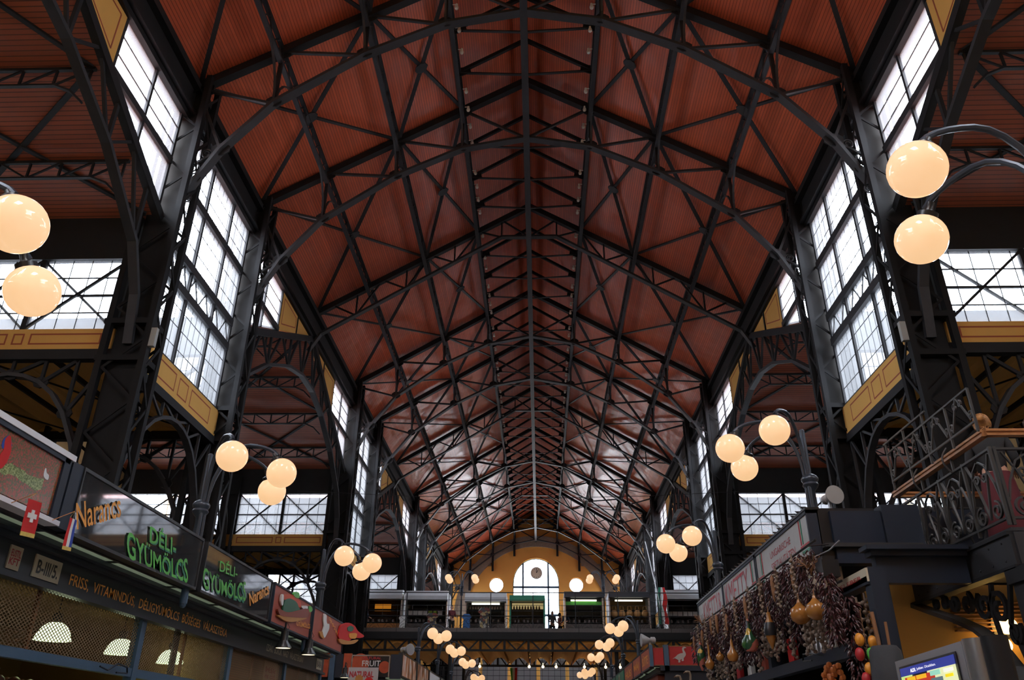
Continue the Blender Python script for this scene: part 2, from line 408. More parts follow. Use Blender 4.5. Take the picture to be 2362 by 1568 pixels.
# wind bracing on the slopes
def brace(y0, y1, s, where):
    t = thing('wind_brace', 'crossed dark iron wind braces under the boards, %s' % where, 'brace')
    g = MB()
    for (xa, xb) in ((10.0, 5.0), (5.0, 2.5)):
        p = [(s*xa, y0, rz_(xa)+.05), (s*xb, y1, rz_(xb)+.05)]; q = [(s*xa, y1, rz_(xa)+.05), (s*xb, y0, rz_(xb)+.05)]
        if y1-y0 > 7 and xa < 6: pass
        MB().bar(p[0], p[1], .14, .06).build('brace_bar', 'iron2', t); MB().bar(q[0], q[1], .14, .06).build('brace_bar', 'iron2', t)
        c = (Vector(p[0])+Vector(p[1])+Vector(q[0])+Vector(q[1]))/4
        MB().prism([(c.x+.22*math.cos(u*PI/4), c.y+.22*math.sin(u*PI/4), rz_(c.x+.22*math.cos(u*PI/4))-.02) for u in range(8)], (0, 0, .05)).build('gusset_plate', 'iron2', t)
WHERE = {1: 'between the two nearest arches', 2: 'beyond the second arch', 3: 'before the third arch', 4: 'between the third and fourth arches', 5: 'beyond the fourth arch', 6: 'before the fifth arch',
         7: 'between the fifth and sixth arches', 8: 'beyond the sixth arch', 9: 'before the seventh arch', 10: 'next to the end wall', 0: 'almost overhead'}
for k in range(0, 11):
    for s in (-1, 1): brace(TY[k], TY[k+1], s, WHERE[k]+(', left slope' if s < 0 else ', right slope'))
# small bulbs along the lantern edges
bulb = MB().box(-.14, .0, -.012, .012, -.03, .0).lathe([(0.0, 0.0), (.045, .0), (.045, .06), (.035, .08), (.06, .1), (.075, .16), (.06, .22), (.0, .25)], n=10, axis=(0, 0, -1)).build('lantern_bulb', plain('milky_bulb', (0.85, 0.8, 0.7), 0.3, 0, 0), smooth=True)
first = True
for s in (-1, 1):
    for i in range(46):
        y = 18.9+0.98*i+(0.1 if s > 0 else 0)
        if i % 5 == 3 : continue
        o = bulb if first else bulb.copy()
        if not first: C.objects.link(o)
        first = False; o.location = (s*2.30, y, 24.12); o.rotation_euler = (0, 0, 0 if s < 0 else PI)
        tag(o, 'small white bulb in the row along the %s edge of the ridge lantern' % ('left' if s < 0 else 'right'), 'bulb', 'bulbs on the %s edge of the lantern' % ('left' if s < 0 else 'right'))
# ------------------------------------------------------------------ columns
def scroll_bracket(s):
    """pierced cast-iron scrollwork filling between the arch foot and the column"""
    m = MB(); x1 = 9.93
    def edge(z):
        for (xa, za), (xb, zb) in zip(CHORD, CHORD[1:]):
            if za <= z <= zb: return xa+(xb-xa)*(z-za)/(zb-za)
        return 9.9
    rnd = random.Random(3)
    zs = 13.6
    def ring(cx, cz, r, a0=0, a1=2*PI, w=.035):
        n = max(6, int((a1-a0)/(2*PI)*12))
        m.path([(s*(cx+r*math.cos(a0+(a1-a0)*i/n)), 0, cz+r*math.sin(a0+(a1-a0)*i/n)) for i in range(n+1)], w, .03, (0, 1, 0))
    for (cx, cz, r) in ((9.72, 16.75, .13), (9.62, 16.45, .2), (9.3, 17.0, .14), (9.75, 16.05, .18), (9.45, 16.1, .12), (9.78, 15.65, .15), (9.6, 15.4, .14), (9.8, 15.2, .12)):
        ring(cx, cz, r); ring(cx, cz, r*.5, 0, 4.5)
    return m
def column():
    """built with the nave on its +x side; mirrored by a turn of 180 degrees"""
    t = thing('iron_column', cat='column')
    for x in (-.58, .5):
        for y in (-.34, .34):
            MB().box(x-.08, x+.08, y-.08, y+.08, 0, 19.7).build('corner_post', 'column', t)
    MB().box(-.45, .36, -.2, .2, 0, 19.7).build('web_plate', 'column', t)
    w = MB(); n = 22
    for i in range(n):
        za, zb = 0.4+19.0*i/n, 0.4+19.0*(i+1)/n
        s = 1 if i % 2 else -1
        w.bar((.55, -.3*s, za), (.55, .3*s, zb), .07, .03, (1, 0, 0))
        for y in (-.36, .36):
            w.bar((-.5*s, y, za), (.45*s, y, zb), .07, .03, (0, 1, 0))
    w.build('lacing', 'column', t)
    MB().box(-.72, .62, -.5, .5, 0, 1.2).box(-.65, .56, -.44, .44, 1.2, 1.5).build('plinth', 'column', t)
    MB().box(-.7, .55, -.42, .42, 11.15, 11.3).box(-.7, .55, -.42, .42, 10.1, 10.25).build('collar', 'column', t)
    # foot of the arch and its scrollwork
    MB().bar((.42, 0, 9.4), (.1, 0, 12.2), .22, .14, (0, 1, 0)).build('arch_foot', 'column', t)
    return t
SC_R = scroll_bracket(1); SC_L = scroll_bracket(-1)
def scroll_obj(s, k, parent_loc):
    o = (SC_R if s > 0 else SC_L)
    return o
scr = {}
cols = {}
ct = column(); first = True
SIDE = {-1: 'left', 1: 'right'}
COLN = {1: 'nearest', 2: 'second', 4: 'third', 5: 'fourth', 7: 'fifth', 8: 'sixth', 10: 'seventh', 11: 'farthest'}
for k in COLN:
    for s in (-1, 1):
        o = ct if first else dup(ct); first = False
        o.location = (s*10.05, TY[k], 0); o.rotation_euler = (0, 0, 0 if s < 0 else PI)
        tag(o, 'tall dark riveted iron column on the %s of the nave, %s in its row' % (SIDE[s], COLN[k]))
        b = scr.get(s)
        if b is None:
            b = (SC_R if s > 0 else SC_L).build('scrollwork_bracket', 'iron2'); scr[s] = b; c = b
        else:
            c = b.copy(); C.objects.link(c)
        c.parent = o; c.matrix_parent_inverse = Matrix(); 
        c.matrix_basis = Matrix.Translation((0, 0, 0))
        # the bracket mesh is in nave coordinates: bring it back into the column's frame
        c.matrix_parent_inverse = (Matrix.Translation(o.location) @ Matrix.Rotation(o.rotation_euler.z, 4, 'Z')).inverted() @ Matrix.Translation((0, TY[k], 0))
def outer_column():
    t = thing('aisle_column', cat='column')
    for x in (-.3, .3):
        for y in (-.25, .25): MB().box(x-.06, x+.06, y-.06, y+.06, 0, 14.2).build('corner_post', 'iron', t)
    MB().box(-.28, .28, -.03, .03, 0, 14.2).build('web_plate', 'iron', t)
    w = MB()
    for i in range(20):
        za, zb = .3+.68*i, .98+.68*i; s = 1 if i % 2 else -1
        w.bar((.33, -.22*s, za), (.33, .22*s, zb), .07, .03, (1, 0, 0)); w.bar((-.33, -.22*s, za), (-.33, .22*s, zb), .07, .03, (1, 0, 0))
    w.build('lacing', 'iron', t)
    return t
oc = outer_column(); first = True
for k in COLN:
    for s in (-1, 1):
        o = oc if first else dup(oc); first = False
        o.location = (s*15.85, TY[k], 0)
        tag(o, 'slimmer dark iron column in the middle of the %s aisle, behind the %s nave column' % (SIDE[s], COLN[k]))

# ------------------------------------------------------------------ A bays: tall nave windows, ochre bands, portals, low roofs
WN = [0]
def struct(o): o['kind'] = 'structure'; return o
def redline(m, P, U, V, u0, u1, v0, v1, w=.045):
    """frame of painted line on a plane: P origin, U V unit vectors"""
    P = Vector(P); U = Vector(U); V = Vector(V)
    for (a, b, c, d) in ((u0, u1, v0, v0+w), (u0, u1, v1-w, v1), (u0, u0+w, v0+w, v1-w), (u1-w, u1, v0+w, v1-w)):
        m.quad(P+U*a+V*c, P+U*b+V*c, P+U*b+V*d, P+U*a+V*d)
def nave_window(s, ya, yb):
    WN[0] += 1
    t = thing('window_%d' % WN[0], kind='structure')
    a, b = ya+.42, yb-.42; z0, z1 = 11.15, 18.12; x = s*10.12
    MB().box(x-.006, x+.006, a, b, z0, z1).build('window_glass', 'glass', t)
    m = MB(); th = (b-a)
    for y in (a+.02, a+th*.345, a+th*.70, b-.02): m.box(x-.07, x+.07, y-.055, y+.055, z0, z1)
    for z in (13.42, 14.33, 16.38): m.box(x-.12, x+.1, a, b, z-.13, z+.13)
    m.box(x-.09, x+.09, a, b, z0, z0+.07)
    m.build('window_frame', 'iron2', t)
    g = MB()
    for z in (11.75, 12.35, 12.9, 15.0, 15.7, 17.0, 17.6): g.box(x-.01, x+.01, a, b, z-.008, z+.008)
    n = int(th/.33)
    for i in range(1, n): y = a+th*i/n; g.box(x-.01, x+.01, y-.004, y+.004, z0, z1)
    for i in range(6):   # little diagonals between the twin beams
        y = a+th*i/6; g.bar((x, y, 13.55), (x, y+th/12, 14.2), .04, .04); g.bar((x, y+th/12, 14.2), (x, y+th/6, 13.55), .04, .04)
    g.build('glazing_bars', 'iron2', t)
def band(name, s, ya, yb, z0, z1):
    x = s*10.0
    o = struct(MB().box(min(x, x+s*.2), max(x, x+s*.2), ya, yb, z0, z1).build(name, 'yellow'))
    m = MB(); L = yb-ya; c = (z1-z0); X = x-s*.004
    for (u0, u1) in ((.12, .4), (.44, .56), (.6, .88)):
        redline(m, (X, ya, z0), (0, 1, 0), (0, 0, 1), u0*L, u1*L, c*.24, c*.84)
    m.build('painted_line', 'line', o)
def portal_long(s, ya, yb, which):
    """portal girder in the plane of the nave wall under the ochre band"""
    t = thing('portal_girder', 'dark iron arched portal girder under the ochre band, %s side, %s' % (SIDE[s], which), 'girder')
    x = s*10.05; c = (ya+yb)/2; h = (yb-ya)/2-.4
    MB().box(x-.12, x+.12, ya+.3, yb-.3, 10.0, 10.24).build('top_chord', 'iron', t)
    def az(d): return 9.75-.235*d*d-.02*d**4
    N = 12; ys = [-h+2*h*i/N for i in range(N+1)]
    MB().path([(x, c+d, az(d)) for d in ys], .10, .2, (1, 0, 0)).build('arch', 'iron2', t)
    w = MB()
    for i in range(0, N+1, 1):
        d = ys[i]
        if i % 2 == 0: w.bar((x, c+d, az(d)), (x, c+d, 10.1), .06, .08)
        if i < N and i % 2 == 0 and d < -.5: w.bar((x, c+d, 10.05), (x, c+ys[i+2], az(ys[i+2])), .06, .07)
        if i >= 2 and i % 2 == 0 and d > .5: w.bar((x, c+d, 10.05), (x, c+ys[i-2], az(ys[i-2])), .06, .07)
    w.build('web', 'iron2', t)
def portal_cross(s, xa, xb, y, which):
    t = thing('cross_portal', 'dark iron arched portal across the %s aisle, %s' % (SIDE[s], which), 'girder')
    MB().box(min(s*xa, s*xb), max(s*xa, s*xb), y-.12, y+.12, 10.28, 10.56).build('top_chord', 'iron', t)
    c = (xa+xb)/2; h = (xb-xa)/2
    def az(d): return 9.88-.30*d*d-.03*d**4 if abs(d) < 2.3 else 9.88-.3*5.29-.03*28-(abs(d)-2.3)*3
    N = 12; ds = [-h+2*h*i/N for i in range(N+1)]
    MB().path([(s*(c+d), y, az(d)) for d in ds], .10, .22, (0, 1, 0)).build('arch', 'iron2', t)
    w = MB()
    for i in range(0, N+1, 2):
        d = ds[i]; w.bar((s*(c+d), y, az(d)), (s*(c+d), y, 10.35), .07, .08)
        if i < N and d < -.1: w.bar((s*(c+d), y, 10.3), (s*(c+ds[i+2]), y, az(ds[i+2])), .07, .09)
        if i >= 2 and d > .1: w.bar((s*(c+d), y, 10.3), (s*(c+ds[i-2]), y, az(ds[i-2])), .07, .09)
    w.build('web', 'iron', t)
    for i in range(2, N, 2):
        d = ds[i]; zz = az(d)+.02
        MB().prism([(s*(c+d)+.2*math.cos(q*PI/4), y-.025, zz+.16*math.sin(q*PI/4)) for q in range(8)], (0, .05, 0)).build('gusset_plate', 'iron', t)
def clerestory(s, y, f):
    """the transverse window wall at y over the low roof; f = -1 if the hall's gable bay is on the near side"""
    for (xa, xb) in ((10.7, 15.5), (16.2, 21.8)):
        WN[0] += 1; t = thing('window_%d' % WN[0], kind='structure')
        X0, X1 = min(s*xa, s*xb), max(s*xa, s*xb)
        MB().box(X0, X1, y-.006, y+.006, 11.15, 13.3).build('window_glass', 'glass', t)
        m = MB(); g = MB()
        mid = (X0+X1)/2
        for x in (X0, mid, X1): m.box(x-.07, x+.07, y-.07, y+.07, 11.15, 13.3)
        for (a, b) in ((X0, mid), (mid, X1)):
            m.bar((a+.05, y-.05, 11.2), (b-.05, y-.05, 13.25), .07, .06, (0, 1, 0)); m.bar((b-.05, y+.05, 11.2), (a+.05, y+.05, 13.25), .07, .06, (0, 1, 0))
        m.box(X0, X1, y-.03, y+.03, 12.17, 12.23)
        m.build('window_frame', 'iron', t)
        for z in (11.68, 12.75): g.box(X0, X1, y-.02, y+.02, z-.014, z+.014)
        n = 9
        for i in range(1, n): x = X0+(X1-X0)*i/n; g.box(x-.008, x+.008, y-.01, y+.01, 11.15, 13.3)
        g.build('glazing_bars', 'iron2', t)
    X0, X1 = min(s*10.6, s*22), max(s*10.6, s*22)
    o = struct(MB().box(X0, X1, y-.1, y+.1, 10.56, 11.15).build('wall_'+SIDE[s], 'yellow'))
    m = MB()
    for (xa, xb) in ((10.9, 12.8), (12.95, 13.25), (13.4, 15.3), (16.4, 18.6), (18.8, 19.2), (19.4, 21.6)):
        for (Y, n) in ((y-.104, 1), (y+.104, -1)):
            redline(m, (min(s*xa, s*xb), Y, 10.56), (1, 0, 0), (0, 0, 1), 0, xb-xa, .14, .46)
    m.build('painted_line', 'line', o)
    struct(MB().box(X0, X1, y-.12, y+.12, 13.3, 14.75).build('trim_%d' % (20+WN[0]), 'iron'))
def low_roof(s, ya, yb):
    X0, X1 = min(s*10.2, s*22), max(s*10.2, s*22)
    struct(MB().box(X0, X1, ya+.1, yb-.1, 10.95, 11.08).build('roof_'+SIDE[s], 'outroof'))
    m = MB(); n = 12; W = (22-10.3)/n
    for i in range(n):
        xa = 10.3+W*i
        pts = [(xa+W*u/6, 10.5+.2*math.sin(PI*u/6)) for u in range(7)]
        m.prism([(s*x, ya+.1, z) for x, z in pts]+[(s*(xa+W), ya+.1, 10.94), (s*xa, ya+.1, 10.94)], (0, yb-ya-.2, 0))
    struct(m.build('ceiling', 'yellow'))
    t = thing('ceiling_beams', 'thin dark iron joists and crossed ties under the vaulted ochre ceiling of the %s aisle' % SIDE[s], 'beam', group='joists under low ochre ceilings, %s' % SIDE[s])
    m = MB()
    for i in range(0, n+1, 2): x = s*(10.3+W*i); m.bar((x, ya, 10.46), (x, yb, 10.46), .08, .14)
    for i in range(0, n, 4):
        m.bar((s*(10.3+W*i), ya, 10.4), (s*(10.3+W*(i+4)), yb, 10.4), .04, .04); m.bar((s*(10.3+W*i), yb, 10.4), (s*(10.3+W*(i+4)), ya, 10.4), .04, .04)
    m.build('joists', 'iron', t)

# ------------------------------------------------------------------ B bays: cross gables
GZ = 18.35; GS = 0.445
def gz(d): return GZ-GS*abs(d)          # underside of the cross-gable boards at distance d from its ridge line
def gable_bay(s, ya, ym, yb, which):
    top = gz(0)
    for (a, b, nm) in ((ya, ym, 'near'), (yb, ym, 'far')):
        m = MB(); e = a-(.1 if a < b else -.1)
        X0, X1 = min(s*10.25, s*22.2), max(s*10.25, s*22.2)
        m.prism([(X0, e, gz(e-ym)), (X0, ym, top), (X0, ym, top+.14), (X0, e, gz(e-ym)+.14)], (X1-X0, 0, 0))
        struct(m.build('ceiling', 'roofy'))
    # portal gable truss in the nave plane
    x = s*10.05
    t = thing('gable_portal', 'dark iron gable truss opening to the %s cross roof, %s' % (SIDE[s], which), 'girder')
    MB().path([(x, ya+.3, gz(ya-ym)-.12), (x, ym, top-.12), (x, yb-.3, gz(yb-ym)-.12)], .28, .2, (1, 0, 0)).build('rafter', 'iron', t)
    A = [(-8.15, 10.6), (-7.9, 11.9), (-7.2, 13.1), (-5.1, 14.55), (-2.8, 15.55), (-.9, 16.0), (.9, 16.0), (2.8, 15.55), (5.1, 14.55), (7.2, 13.1), (7.9, 11.9), (8.15, 10.6)]
    MB().path([(x, ym+d, z) for d, z in A], .12, .24, (1, 0, 0)).build('arch', 'iron2', t)
    w = MB(); P = A[2:-2]
    for i, (d, z) in enumerate(P):
        w.bar((x, ym+d, z), (x, ym+d, gz(d)-.15), .1, .09)
        if i+1 < len(P):
            d2, z2 = P[i+1]
            dm = (d+d2)/2
            w.bar((x, ym+d, z), (x, ym+dm, gz(dm)-.15), .08, .08); w.bar((x, ym+dm, gz(dm)-.15), (x, ym+d2, z2), .08, .08)
    w.build('web', 'iron', t)
    # infill over the gable: window by each column, ochre panels towards the middle
    X = s*10.12
    for (a, sg) in ((ya, 1), (yb, -1)):
        def Y(v): return a+sg*v
        def lo(v): return gz(Y(v)-ym)+.02
        WN[0] += 1; w_ = thing('window_%d' % WN[0], kind='structure')
        q = [(X, Y(.42), lo(.42)), (X, Y(3.95), lo(3.95)), (X, Y(3.95), 18.12), (X, Y(.42), 18.12)]
        MB().prism([(X-.006, p[1], p[2]) for p in q], (.012, 0, 0)).build('window_glass', 'glass', w_)
        m = MB()
        for v in (.45, 2.15, 3.9): m.box(X-.06, X+.06, Y(v)-.05, Y(v)+.05, lo(v), 18.12)
        m.box(X-.11, X+.09, min(Y(.42), Y(3.95)), max(Y(.42), Y(3.95)), 16.28, 16.5)
        m.build('window_frame', 'iron2', w_)
        g = MB()
        for z in (17.0, 17.6): g.box(X-.02, X+.02, min(Y(.42), Y(3.95)), max(Y(.42), Y(3.95)), z-.012, z+.012)
        g.build('glazing_bars', 'iron2', w_)
        vm = (18.12-lo(0))/GS
        vs = min(vm, 8.3)
        o = struct(MB().prism([(X-.05, Y(3.95), lo(3.95)), (X-.05, Y(vs), lo(vs)), (X-.05, Y(3.95), 18.12)], (.1, 0, 0)).build('wall_'+SIDE[s], 'yellow'))
        m = MB(); XX = X-s*.056; c1 = 6.3
        def lineb(pts):
            for p_, q_ in zip(pts, pts[1:]+pts[:1]): m.bar((XX, Y(p_[0]), p_[1]), (XX, Y(q_[0]), q_[1]), .045, .004, (1, 0, 0))
        lineb([(4.2, lo(4.2)+.3), (5.9, lo(5.9)+.25), (5.9, 17.95), (4.2, 17.95)])
        m.build('painted_line', 'line', o)
        struct(MB().box(X-.1, X+.08, Y(6.1)-.05, Y(6.1)+.05, lo(6.1), 18.12).build('trim_%d' % (200+WN[0]), 'iron'))
    # lattice purlins under the boards
    t = thing('aisle_purlins', 'dark lattice purlins under the red boards of the %s cross roof, %s' % (SIDE[s], which), 'girder')
    for off in (-6.7, -4.45, -2.2, 2.2, 4.45, 6.7):
        y = ym+off; z1 = gz(off)-.08; z0 = z1-.52
        m = MB()
        m.bar((s*10.4, y, z1), (s*22, y, z1), .09, .08); 
        for (xa, xb) in ((10.5, 15.6), (16.1, 21.9)):
            m.path([(s*(xa), y, z0-.55), (s*(xa+.35), y, z0-.2), (s*(xa+.8), y, z0), (s*(xb-.8), y, z0), (s*(xb-.35), y, z0-.2), (s*xb, y, z0-.55)], .05, .1, (0, 1, 0))
            n = 6
            for i in range(n):
                u0 = xa+(xb-xa)*i/n; u1 = xa+(xb-xa)*(i+1)/n
                m.bar((s*u0, y, z0), (s*u0, y, z1), .05, .05)
                if i < n/2: m.bar((s*u0, y, z1), (s*u1, y, z0), .045, .045)
                else: m.bar((s*u0, y, z0), (s*u1, y, z1), .045, .045)
        m.build('purlin', 'iron', t)
    for sg in (-1, 1):
        m = MB()
        for (xa, xb) in ((10.5, 15.8), (15.8, 21.8)):
            for (da, db) in ((0, 4.45), (4.45, 8.2)):
                m.bar((s*xa, ym+sg*da, gz(da)-.03), (s*xb, ym+sg*db, gz(db)-.03), .14, .06); m.bar((s*xb, ym+sg*da, gz(da)-.03), (s*xa, ym+sg*db, gz(db)-.03), .14, .06)
        m.build('crossed_ties', 'iron', t)
    # truss on the middle of the cross roof, above the aisle columns
    m = MB(); X = s*15.85
    m.path([(X, ya, gz(ya-ym)-.15), (X, ym, top-.15), (X, yb, gz(yb-ym)-.15)], .2, .18, (1, 0, 0))
    m.path([(X, ym+d, z-.2) for d, z in A], .12, .2, (1, 0, 0))
    for d, z in P: m.bar((X, ym+d, z-.2), (X, ym+d, gz(d)-.15), .09, .09)
    m.build('cross_truss', 'iron', t)
ABAY = [(-1, None)]
for (ka, kb, w) in ((1, 2, 'nearest'), (4, 5, 'second'), (7, 8, 'third'), (10, 11, 'farthest')):
    for s in (-1, 1):
        nave_window(s, TY[ka], TY[kb]); band('trim_%d' % (10+ka+(0 if s < 0 else 1)), s, TY[ka]+.3, TY[kb]-.3, 10.24, 11.15)
        portal_long(s, TY[ka], TY[kb], w+' pair of columns'); low_roof(s, TY[ka], TY[kb])
        for k in (ka, kb):
            cn = 'at the %s column' % COLN[k]
            portal_cross(s, 10.55, 15.55, TY[k], cn+', beside the nave'); portal_cross(s, 16.15, 21.9, TY[k], cn+', beside the outer wall')
            clerestory(s, TY[k], -1)
for (ka, km, kb, w) in ((-1, 0, 1, 'nearest'), (2, 3, 4, 'second'), (5, 6, 7, 'third'), (8, 9, 10, 'farthest')):
    for s in (-1, 1): gable_bay(s, TY[ka], TY[km], TY[kb], w+' of the row')

# ------------------------------------------------------------------ shell
struct(MB().box(-30, 30, -14, YEND+2, -.2, 0).build('floor', 'floor'))
for s in (-1, 1):
    m = MB(); m.box(min(s*22, s*22.5), max(s*22, s*22.5), -12, YEND, 0, 10.6)
    for (ka, km, kb) in ((-1, 0, 1), (2, 3, 4), (5, 6, 7), (8, 9, 10)):
        m.prism([(s*22, TY[ka], 10.6), (s*22, TY[kb], 10.6), (s*22, TY[kb], gz(8.45)+.1), (s*22, TY[km], gz(0)+.1), (s*22, TY[ka], gz(8.45)+.1)], (s*.5, 0, 0))
    struct(m.build('wall_'+SIDE[s], 'brick'))
# back wall behind the viewer
struct(MB().box(-22.5, 22.5, -12.4, -12, 0, 27).build('wall_back', 'brick'))
for s, nm in ((-1, 'left'), (1, 'right')):
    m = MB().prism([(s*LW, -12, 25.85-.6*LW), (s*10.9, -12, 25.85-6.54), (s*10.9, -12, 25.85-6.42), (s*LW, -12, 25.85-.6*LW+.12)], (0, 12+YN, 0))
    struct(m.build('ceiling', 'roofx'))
    struct(MB().box(min(s*10, s*22), max(s*10, s*22), -12, TY[-1], 11, 11.2).build('ceiling', 'yellow'))
for s in (-1, 1):
    nave_window(s, -5.2, TY[-1]-.1); band('trim_%d' % (30+s), s, -5.2, TY[-1], 10.24, 11.15); clerestory(s, TY[-1], -1)
    struct(MB().box(min(s*10.1, s*10.3), max(s*10.1, s*10.3), -12, -4.9, 11, 19.9).build('wall_'+SIDE[s], 'brick'))
# end wall with arched window, round windows and stone archivolt
def end_wall():
    y = YEND; m = MB()
    bmw = bmesh.new()
    # front face as a grid-free polygon with holes: build by radial strips between the window arch and the outline
    def hole_pts():
        pts = [(-2.64, 11.6)]+[(-2.64, 17.9)]
        pts += [(2.64*math.cos(PI-PI*i/18), 17.9+2.78*math.sin(PI*i/18)) for i in range(1, 18)]
        pts += [(2.64, 17.9), (2.64, 11.6)]
        return pts
    # curve object with holes gives a clean wall face
    cu = bpy.data.curves.new('endwall', 'CURVE'); cu.dimensions = '2D'; cu.fill_mode = 'BOTH'; cu.extrude = .35
    def sp(pts):
        q = cu.splines.new('POLY'); q.points.add(len(pts)-1)
        for i, p in enumerate(pts): q.points[i].co = (p[0], p[1], 0, 1)
        q.use_cyclic_u = True
    sp([(-22.5, 0), (22.5, 0), (22.5, 19), (11, 19.4), (LW, 25.9-.6*LW), (LW, 26.4-.6*LW), (0, 26.45), (-LW, 26.4-.6*LW), (-LW, 25.9-.6*LW), (-11, 19.4), (-22.5, 19)])
    sp(hole_pts())
    for cx in (-4.55, 4.6): sp([(cx+.82*math.cos(2*PI*i/28), 17.68+.82*math.sin(2*PI*i/28)) for i in range(28)])
    o = bpy.data.objects.new('wall_far', cu); C.objects.link(o)
    me = bpy.data.meshes.new_from_object(o.evaluated_get(bpy.context.evaluated_depsgraph_get())); bpy.data.objects.remove(o)
    me.transform(Matrix(((1, 0, 0, 0), (0, 0, -1, y+.35), (0, 1, 0, 0), (0, 0, 0, 1)))); me.materials.clear(); me.materials.append(M['wall'])
    w = bpy.data.objects.new('wall_far', me); C.objects.link(w); struct(w)
    # stone archivolt
    m = MB(); R0, R1, cz = 8.1, 9.35, 13.9
    n = 40; a0 = math.radians(3)
    pi_ = [(R0*math.cos(a0+(PI-2*a0)*i/n), cz+R0*math.sin(a0+(PI-2*a0)*i/n)) for i in range(n+1)]
    po = [(R1*math.cos(a0+(PI-2*a0)*i/n), cz+R1*math.sin(a0+(PI-2*a0)*i/n)) for i in range(n+1)]
    for i in range(n):
        m.prism([(pi_[i][0], y-.2, pi_[i][1]), (po[i][0], y-.2, po[i][1]), (po[i+1][0], y-.2, po[i+1][1]), (pi_[i+1][0], y-.2, pi_[i+1][1])], (0, .25, 0))
    struct(m.build('trim_300', 'stone'))
    m = MB()
    for (x, z0, z1) in ((-7.6, 16.4, 20.8), (-5, 18.6, 22.4), (-2.5, 19.9+.4, 23.9), (0, 21.9, 25), (2.5, 20.3, 23.9), (5, 18.6, 22.4), (7.6, 16.4, 20.8)):
        m.box(x-.12, x+.12, y-.3, y, z0+.6, z1)
    struct(m.build('trim_301', 'iron'))
    m = MB()
    for (xa, xb, z) in ((-2.3, 2.3, 22.75), (-4.8, -2.7, 21.9), (2.7, 4.8, 21.9), (-7.4, -5.2, 19.9), (5.2, 7.4, 19.9), (-9.8, -7.8, 17.6), (7.8, 9.8, 17.6)):
        m.box(xa, xb, y-.12, y, z-.12, z+.12)
    struct(m.build('trim_302', 'stone'))
    WN[0] += 1; t = thing('window_%d' % WN[0], kind='structure')
    MB().box(-2.7, 2.7, y+.3, y+.31, 11.5, 20.75).build('window_glass', 'glass', t)
    m = MB()
    for x in (-1.5, 1.4): m.box(x-.1, x+.1, y+.1, y+.3, 11.6, 20.2)
    for z in (17.45, 14.4): m.box(-2.64, 2.64, y+.1, y+.3, z-.11, z+.11)
    m.path([(-2.6, y+.2, 11.6), (-2.6, y+.2, 17.9)]+[(2.6*math.cos(PI-PI*i/16), y+.2, 17.9+2.74*math.sin(PI*i/16)) for i in range(1, 16)]+[(2.6, y+.2, 17.9), (2.6, y+.2, 11.6)], .1, .12, (0, 1, 0))
    m.build('window_frame', 'blue2', t)
    for cx in (-4.55, 4.6):
        WN[0] += 1; t = thing('window_%d' % WN[0], kind='structure')
        MB().lathe([(.84, 0), (.84, .01)], (cx, y+.3, 17.68), 24, (0, 1, 0)).build('window_glass', 'glass', t)
        MB().path([(cx+.8*math.cos(2*PI*i/24), y+.2, 17.68+.8*math.sin(2*PI*i/24)) for i in range(24)], .06, .12, (0, 1, 0), True).build('window_frame', 'iron2', t)
    # clock hung in the window
    t = thing('wall_clock', 'round clock with a pale face hanging in the arched end window', 'clock', (.05, y-.05, 19.0))
    MB().lathe([(0, 0), (.70, 0), (.70, .16), (0, .16)], (0, 0, 0), 12, (0, 1, 0)).build('case', plain('clock_case', (.85, .85, .8), .5, 0, 0), t)
    MB().lathe([(0, -.02), (.58, -.02), (.58, 0.0), (0, 0)], (0, 0, 0), 24, (0, 1, 0)).build('dial', plain('clock_dial', (.95, .92, .75), .5, 0, 0), t)
    m = MB()
    for i in range(12):
        a = i*PI/6; m.bar((.44*math.sin(a), -.03, .44*math.cos(a)), (.54*math.sin(a), -.03, .54*math.cos(a)), .045, .01, (0, 1, 0))
    m.build('hour_marks', 'black', t)
    MB().bar((0, -.035, 0), (.0, -.035, .48), .05, .01, (0, 1, 0)).build('minute_hand', 'black', t)
    MB().bar((0, -.04, -.0), (.19, -.04, .3), .06, .01, (0, 1, 0)).build('hour_hand', 'black', t)
end_wall()
# galleries along the outer walls
for s in (-1, 1):
    o = struct(MB().box(min(s*16.2, s*22), max(s*16.2, s*22), 12, YEND, 6.5, 6.9).build('floor', 'dark'))
    o = struct(MB().box(min(s*10.6, s*16.2), max(s*10.6, s*16.2), 46.9, 63.8, 6.5, 6.9).build('floor', 'dark'))
# ------------------------------------------------------------------ globe lamps over the stalls
M['globe'] = emit('warm_milk_glass_globe', (1.0, 0.66, 0.36), 0.88)
def globe_mat():
    m = M['globe']; nt = m.node_tree; b = nt.nodes['Principled BSDF']; N = nt.nodes; L = nt.links
    lw = N.new('ShaderNodeLayerWeight'); lw.inputs['Blend'].default_value = 0.35
    tc = N.new('ShaderNodeTexCoord'); nz = N.new('ShaderNodeTexNoise'); nz.inputs['Scale'].default_value = 2.2; L.new(tc.outputs['Object'], nz.inputs[0])
    rp = N.new('ShaderNodeMix'); rp.data_type = 'RGBA'; rp.inputs[6].default_value = (1.0, 0.66, 0.34, 1); rp.inputs[7].default_value = (1.0, 0.55, 0.28, 1)
    L.new(nz.outputs['Fac'], rp.inputs[0]); L.new(rp.outputs[2], b.inputs['Emission Color'])
    b.inputs['Base Color'].default_value = (0.45, 0.38, 0.3, 1); b.inputs['Roughness'].default_value = 0.06
globe_mat()
GR = 0.21
